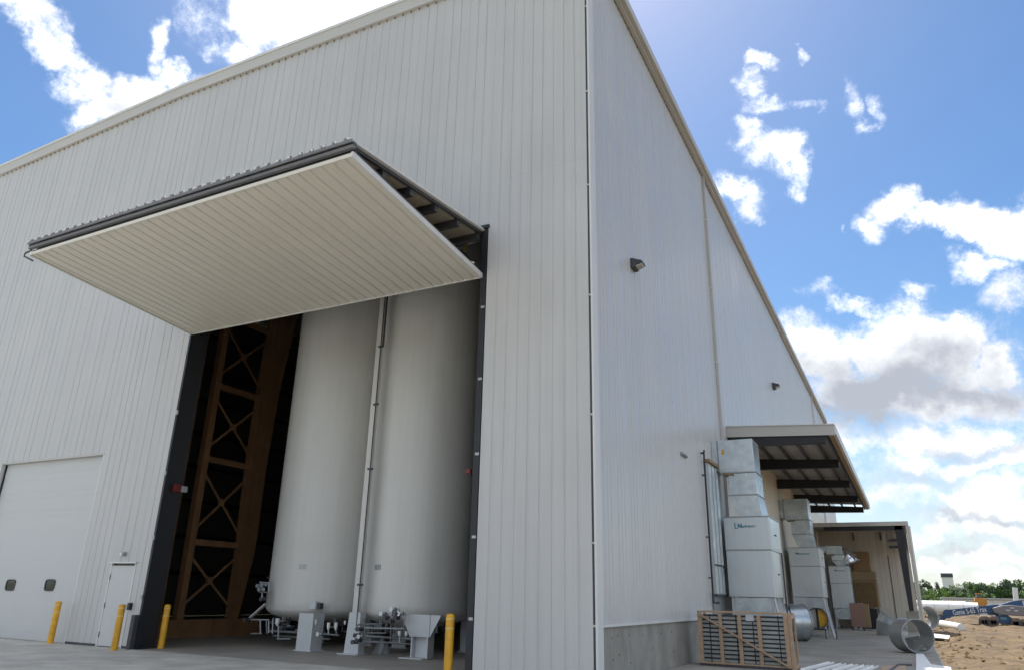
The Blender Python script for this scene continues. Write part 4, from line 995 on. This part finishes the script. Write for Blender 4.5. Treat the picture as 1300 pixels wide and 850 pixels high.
# ------------------------------------------------------------------ brown braced tower in the hall
tw=empty('braced_steel_tower','rust-brown steel tower with cross bracing just inside the left of the opening','steel frame')
XT=-16.4
def tb(name,a,b_,w_,h_): return MB().bar(a,b_,w_,h_,(1,0,0)).build(name,M_BROWN,tw)
tb('chord',(XT,3.95,.5),(XT,3.95,14.),.26,.24)
b=MB()
prof=[(.5,6.05,6.45),(2.9,6.05,6.85),(6,5.95,6.85),(9,5.98,7.0),(12.5,6.15,7.45),(14,6.2,7.5)]
for i in range(len(prof)-1):
    z0,a0,c0_=prof[i]; z1,a1,c1_=prof[i+1]
    b.hexa([(XT-.12,a0,z0),(XT+.10,a0,z0),(XT+.10,c0_,z0),(XT-.12,c0_,z0),(XT-.12,a1,z1),(XT+.10,a1,z1),(XT+.10,c1_,z1),(XT-.12,c1_,z1)])
b.build('tapered_chord',M_BROWN,tw)
b=MB(); b.box(XT+.13,XT+.16,6.0,6.10,.5,13.9); b.build('chord_flange',M_BROWN,tw)
tb('post',(XT-.1,3.10,.0),(XT-.1,3.10,14.),.34,.3)
zs=[.55,3.05,5.92,8.62,11.4,14.0]
for i,z in enumerate(zs[1:]):
    tb('strut',(XT,4.08,z),(XT,6.05,z),.20,.16)
for i in range(5):
    z0,z1=zs[i]+.12,zs[i+1]-.12; 
    if i==4: pass
    tb('brace',(XT+.02,4.08,z0+.35),(XT+.02,6.0,z1-.35),.09,.03); tb('brace',(XT-.03,4.08,z1-.35),(XT-.03,6.0,z0+.35),.09,.03)
    MB().box(XT-.05,XT+.05,4.92,5.12,(z0+z1)/2-.12,(z0+z1)/2+.12).build('gusset',M_BROWN,tw)
MB().box(XT-.3,XT+.3,2.8,7.4,.0,.5).build('base_beam',M_BROWN,tw); MB().box(XT-.34,XT+.34,2.8,7.4,.501,.55).build('base_flange',M_BROWN,tw)
rebase(tw,(XT,5,0))
# strip light and yellow pipe seen over the raised leaf
p=AY(594,326,1.2); q=AY(584,318,1.6)
sl=empty('strip_light','lit fluorescent strip light just inside the opening above the tanks','strip light')
a=AY(583,318,1.3); b2=AY(598,333,1.0)
MB().bar(a,b2,.20,.06).build('reflector',M_WHITE,sl); MB().bar(a-Vector((0,0,.045)),b2-Vector((0,0,.045)),.12,.03).build('tube',M_TUBE,sl); rebase(sl,a)
yp=MB().tube([AY(545,282,-1.2),AY(590,296,.4),AY(590,320,.4)],.035,8).build('yellow_pipe',mat('dull_yellow_pipe',(.45,.30,.08),.5)); tag(yp,'dull yellow pipe bent down inside the upper door leaf','pipe')

# ------------------------------------------------------------------ boom lift
bl=empty('boom_lift','blue tracked boom lift with its long white-lettered boom lowered over the dirt','boom lift')
YL=54.
def Q(px,py,dy=0): return AY(px,py,YL+dy)
MB().bar(Q(1203,778),Q(1268,771),.42,.50,(0,0,1)).build('main_boom',M_BLUE,bl)
MB().bar(Q(1190,790.5),Q(1204,777.5),.30,.30).build('jib',M_BLUE,bl); MB().tube([Q(1203,778.5,-.3),Q(1203,778.5,.3)],.32,14).build('knuckle',M_BLUE,bl)
a=Q(1262,773,.3); c=Q(1298,763,.3)
b=MB(); 
def quad(ps,y0,y1):
    b_=MB(); n=len(ps); v0=[AY(px,py,YL+y0) for px,py in ps]; v1=[v+Vector((0,y1-y0,0)) for v in v0]
    b_.add(v0+v1,[tuple(range(n)),tuple(range(n,2*n))[::-1]]+[(i,(i+1)%n,(i+1)%n+n,i+n) for i in range(n)]); return b_
quad([(1258,770),(1284,762.5),(1297,760.5),(1300,769),(1280,770),(1262,774)],.3,.8).build('upper_boom',M_BLUE,bl,bevel=.03)
quad([(1252,772),(1268,768),(1268,780),(1257,780),(1250,776)],-.1,.6).build('turntable',M_BLUE,bl,bevel=.03)
quad([(1260,771),(1272,767.8),(1284,767.3),(1300,769),(1325,770),(1325,781),(1300,781.5),(1272,780),(1262,777)],-.6,.8).build('engine_cover',M_COVER,bl,bevel=.06)
quad([(1265,780),(1280,780.5),(1288,786),(1288,792),(1272,791.5),(1264,787)],-.4,.9).build('chassis',M_BLUE,bl,bevel=.03)
quad([(1270,782.5),(1278,783),(1278,786),(1270,785.5)],-.44,-.41).build('chassis_panel',mat('light_blue_panel',(.10,.28,.42),.4),bl)
def track(px0,px1,y0,y1,dy,w_):
    ps=[]; 
    for k in range(16):
        t=2*pi*k/16; cx=(px0+px1)/2; cy=(y0+y1)/2; sx=math.copysign(abs(cos(t))**.6,cos(t)); sy=math.copysign(abs(sin(t))**.6,sin(t))
        ps.append((cx+sx*(px1-px0)/2,cy-sy*(y1-y0)/2))
    o=quad(ps,dy,dy+w_).build('track',M_TRACK,bl)
    for k in range(3):
        cx=px0+(px1-px0)*(k+.8)/3.6; c_=AY(cx,(y0+y1)/2+.6,YL+dy-.04)
        MB().tube([c_,c_+Vector((0,.03,0))],.18,12).build('wheel',M_DARK,bl)
track(1243,1257,781.5,795,-.7,.5); track(1255,1268,781.5,795.5,-.9,.5); track(1284,1296,784,796.5,-.9,.5); track(1296,1310,785,797,-.7,.5)
for (px,py) in ((1280,774),(1290,774.5),(1285,771)): 
    c_=AY(px,py,YL-.62); MB().box(c_.x-.12,c_.x+.12,c_.y-.01,c_.y+.01,c_.z-.05,c_.z+.05).build('latch',M_LEG,bl)
a=Q(1210.5,780.2,-.23); c=Q(1253,775.5,-.23); ang=math.atan2(c.z-a.z,c.x-a.x)
t_=text_obj('boom_lettering','Genie S-65 Trax',.52,(a.x,a.y,a.z),(pi/2,-ang,0),M_LET,bl,bold=.003)
t_.scale=((c-a).length/max(.1,t_.dimensions.x if t_.dimensions.x else 3.6),1,1)
rebase(bl,Vector((Q(1270,795).x,YL,0)))

# excavator far off
ex=empty('excavator','dusty yellow excavator working far beyond the blue boom','excavator'); YX=120.
def quadx(ps,y0,y1,name,m,par,yy=YX):
    b_=MB(); n=len(ps); v0=[AY(px,py,yy+y0) for px,py in ps]; v1=[v+Vector((0,y1-y0,0)) for v in v0]
    b_.add(v0+v1,[tuple(range(n)),tuple(range(n,2*n))[::-1]]+[(i,(i+1)%n,(i+1)%n+n,i+n) for i in range(n)]); return b_.build(name,m,par)
quadx([(1238,758),(1252,759),(1254,765),(1251,768.5),(1240,768.5),(1237,764)],-1,1.2,'body',M_ORANGE,ex)
quadx([(1240,753),(1246,752.5),(1247,758.5),(1239.5,758)],-.6,.8,'cab',M_GLASS,ex)
quadx([(1238.5,752.4),(1247,751.8),(1247,753),(1238.5,753.4)],-.7,.9,'cab_roof',M_ORANGE,ex)
quadx([(1229,763.5),(1236,763),(1238,767),(1236,770.5),(1230,770.5)],-1.2,1.2,'bucket',mat('dusty_steel',(.30,.24,.14),.8),ex)
quadx([(1233,764),(1239,760),(1240,762),(1235,766)],-.2,.2,'arm',M_ORANGE,ex)
quadx([(1237,768),(1254,768),(1255,772),(1236,772)],-1.3,1.3,'tracks',M_TRACK,ex)
rebase(ex,(AY(1245,768,YX).x,YX,0))
# long pale shed and white pipes
sh=empty('long_pale_shed','long low pale shed in front of the trees','shed')
ps=AY(1198,760,140.); pe=AY(1330,760,140.)
n_=24
for i in range(n_):
    a=ps.x+(pe.x-ps.x+20)*i/n_; c=ps.x+(pe.x-ps.x+20)*(i+1)/n_
    MB().box(a+.03,c-.03,140,140.1,-.3,2.45).build('wall_panel',M_WTRIM,sh)
MB().box(ps.x,pe.x+20,140.11,148,-.3,2.4).build('shed_body',M_WTRIM,sh); MB().box(ps.x-.3,pe.x+20.3,139.6,148.4,2.5,2.7).build('roof',M_WALL,sh); rebase(sh,(ps.x,140,0))
for k,(px0,py0,px1,py1,r_,y,lab) in enumerate(((1168,770.5,1242,770.5,.62,78.,'nearer big white pipe lying in the dirt behind the far duct ring'),(1150,766.5,1226,766.8,.5,90.,'farther white pipe lying behind the nearer white pipe'))):
    a=AY(px0,py0,y); c=AY(px1,py1,y); w_=empty('white_pipe',lab,'pipe'); c.z=a.z=max(a.z,.6)
    MB().pipe_shell(a,c,r_,r_-.06,24).build('shell',M_FOAM,w_)
    for t in (.25,.5,.75): 
        q=a.lerp(c,t); MB().pipe_shell(q-Vector((.06,0,0)),q+Vector((.06,0,0)),r_+.02,r_+.001,24).build('joint_band',M_WTRIM,w_)
    rebase(w_,(a.x,a.y,0))
wp=MB().bar(AY(1290,762,58),AY(1288.5,745,58),.32,.32).build('white_post',M_FOAM); tag(wp,'leaning white post rising behind the blue boom','post')
# rubble heap by slab end
b=MB()
for k in range(40):
    p=AZ(1163+rnd.uniform(-3,10),782+rnd.uniform(-4,6),.0); p.y=min(p.y,60); s=rnd.uniform(.1,.3)
    x=rnd.uniform(6.1,7.4); y=rnd.uniform(50,58); z=rnd.uniform(0,1.0)
    q=[(x+rnd.uniform(-s,s),y+rnd.uniform(-s,s),z+rnd.uniform(-s,s)) for _ in range(4)]; b.add(q,[(0,1,2),(0,2,3),(0,3,1),(1,3,2)])
tag(b.build('rubble_heap',M_TRACK),'dark tangle of rubble at the far corner of the side bay','rubble',kind='stuff')

# water tower
wt=empty('water_tower','distant pale square tower with a dark top band above the trees','tower'); YT=420.
a=AY(1197,741,YT); c=AY(1208.5,726,YT); z0_=AY(1203,739,YT).z; z1_=AY(1203,732,YT).z; z2_=AY(1203,727,YT).z
MB().box(a.x,c.x,YT,YT+5,0,z1_).build('shaft',M_WTRIM,wt); MB().box(a.x-.2,c.x+.2,YT-.2,YT+5.2,z1_,z2_).build('dark_top',M_DARK,wt); rebase(wt,(a.x,YT,0))

# ------------------------------------------------------------------ trees
def leaf_mesh(seed,shape,mats,nclump,leafs,ls):
    R=random.Random(seed); vs=[];fs=[];mi=[]
    for c in range(nclump):
        while True:
            x,y,z=R.uniform(-1,1),R.uniform(-1,1),R.uniform(-1,1)
            if .25<x*x+y*y+z*z<1: break
        if shape=='cone': f=1-.8*(z+1)/2; x*=f;y*=f
        rr=R.uniform(.13,.26)
        m=R.choices(range(len(mats)),weights=[3,4,2][:len(mats)])[0]
        for l in range(leafs):
            u=Vector((R.gauss(0,1),R.gauss(0,1),R.gauss(0,1))).normalized()*rr*R.random()**.4
            p=Vector((x*.5+u.x*.62,y*.5+u.y*.62,(z+1)/2+u.z*.55))
            a=Vector((R.gauss(0,1),R.gauss(0,1),R.gauss(0,1))).normalized(); b_=a.orthogonal().normalized()
            s=ls*R.uniform(.6,1.3); o=len(vs)
            vs+=[p+a*s,p+b_*s*.7,p-a*s,p-b_*s*.7]; fs.append((o,o+1,o+2,o+3)); mi.append(m)
    me=bpy.data.meshes.new('crown'); me.from_pydata([tuple(v) for v in vs],[],fs)
    for m in mats: me.materials.append(m)
    me.polygons.foreach_set('material_index',mi); return me
L0,L1,L2,L3=M_LEAF
CR=[leaf_mesh(1,'round',[L0,L1,L2],60,70,.030),leaf_mesh(2,'round',[L3,L0,L1],60,70,.030),leaf_mesh(3,'round',[L1,L2,L2],60,70,.030),leaf_mesh(4,'cone',[L3,L0],50,60,.028),leaf_mesh(5,'round',[L0,L1,L1],60,70,.030)]
tr=MB(); tr.tube([(0,0,-.3),(0,0,1.2),(.1,.05,3),(.05,.1,5)],[.32,.22,.15,.06],8)
for a in range(5): tr.tube([(.03*a,0,1.6+.5*a),(cos(a*2.1)*1.1,sin(a*2.1)*1.1,3+.55*a)],[.10,.03],6)
TM=tr.build('trunk',M_BARK).data; bpy.data.objects.remove(bpy.data.objects['trunk'])
adj=['bright green','dark','olive green','blue-green','mid green']
def tree(px,ytop,Y,wpx,v,lab):
    p=AY(px,ytop,Y); h_=p.z+.3; w_=wpx*(Y+14)/FPX
    t=empty('conifer' if v==3 else 'broadleaf_tree',lab,'tree',(p.x,Y,-.3),'trees along the far edge of the site')
    o=bpy.data.objects.new('trunk',TM); COL.objects.link(o); o.parent=t; o.scale=(h_/8,h_/8,h_/8)
    c_=bpy.data.objects.new('crown',CR[v]); COL.objects.link(c_); c_.parent=t; c_.location=(0,0,h_*.08); c_.scale=(w_,w_,h_*.90); c_.rotation_euler=(0,0,rnd.uniform(0,6))
front=[(1161,743,18,0),(1176,749,18,4),(1191,746,24,2),(1207,748,20,1),(1222,751,22,4),(1237,754,20,2),(1252,752,22,4),(1266,748,24,1),(1281,750,20,2),(1297,749,22,0)]
names={0:'mixed green',1:'dark blue-green',2:'bright light-green',4:'mid green'}
ords=['leftmost, by the bay corner','second from the left','below and left of the distant tower','just right of the distant tower','above the long pale shed left end','behind the excavator','right of the excavator','above the blue boom','left of the leaning white post','rightmost, behind the leaning white post']
for k,(px,yt,w_,v) in enumerate(front): tree(px,yt+rnd.uniform(-.5,.5),185+rnd.uniform(-8,8),w_,v,f'{names[v]} tree in the front row, {ords[k]}')
back=[(1156,738,22,1),(1170,736,22,1),(1188,735,10,3),(1200,742,26,0),(1218,741,22,1),(1233,739,24,4),(1247,740,22,1),(1262,739,22,0),(1278,736,28,1),(1292,736,30,1)]
ob=['at the far left by the bay corner','rounded, left of the dark conifer','pointed dark conifer just left of the distant tower','under the distant tower','right of the distant tower','behind the excavator','a little right of the excavator','above the blue boom','tall one near the right edge','tallest at the right edge of the picture']
for k,(px,yt,w_,v) in enumerate(back): tree(px,yt,225+rnd.uniform(-8,8),w_,v,f'tree in the back row, {ob[k]}')
for k in range(9):
    tree(1322+k*21,739+rnd.uniform(-3,5),200+rnd.uniform(-8,8),30,[0,1,2,4][k%4],'tree number'+' far right' if False else 'far tree out of frame to the right, '+['beside the white post','second past the post','third past the post','fourth past the post','in the middle of that run','fourth from the outer end','third from the outer end','second from the outer end','at the outer end'][k])
for k in range(5):
    tree(1138-k*22,741+rnd.uniform(-3,5),210,30,[0,1,2,4][k%4],'far tree hidden behind the side bay, '+['nearest its outer corner','second from its outer corner','middle one','second from the hall','nearest the hall'][k])
un=MB(); R=random.Random(5)
x0_=AY(1120,766,178).x; x1_=AY(1420,766,178).x
for k in range(9000):
    x=R.uniform(x0_,x1_); y=R.uniform(172,180); z=R.uniform(-.3,2.6)*R.uniform(.5,1)+.4*sin(x*.7); s=R.uniform(.15,.35)
    a=Vector((R.gauss(0,1),R.gauss(0,1),R.gauss(0,1))).normalized(); b_=a.orthogonal().normalized(); p=Vector((x,y,z))
    un.add([p+a*s,p+b_*s,p-a*s,p-b_*s],[(0,1,2,3)])
tag(un.build('undergrowth',L1),'low green scrub at the foot of the far trees','scrub',kind='stuff')
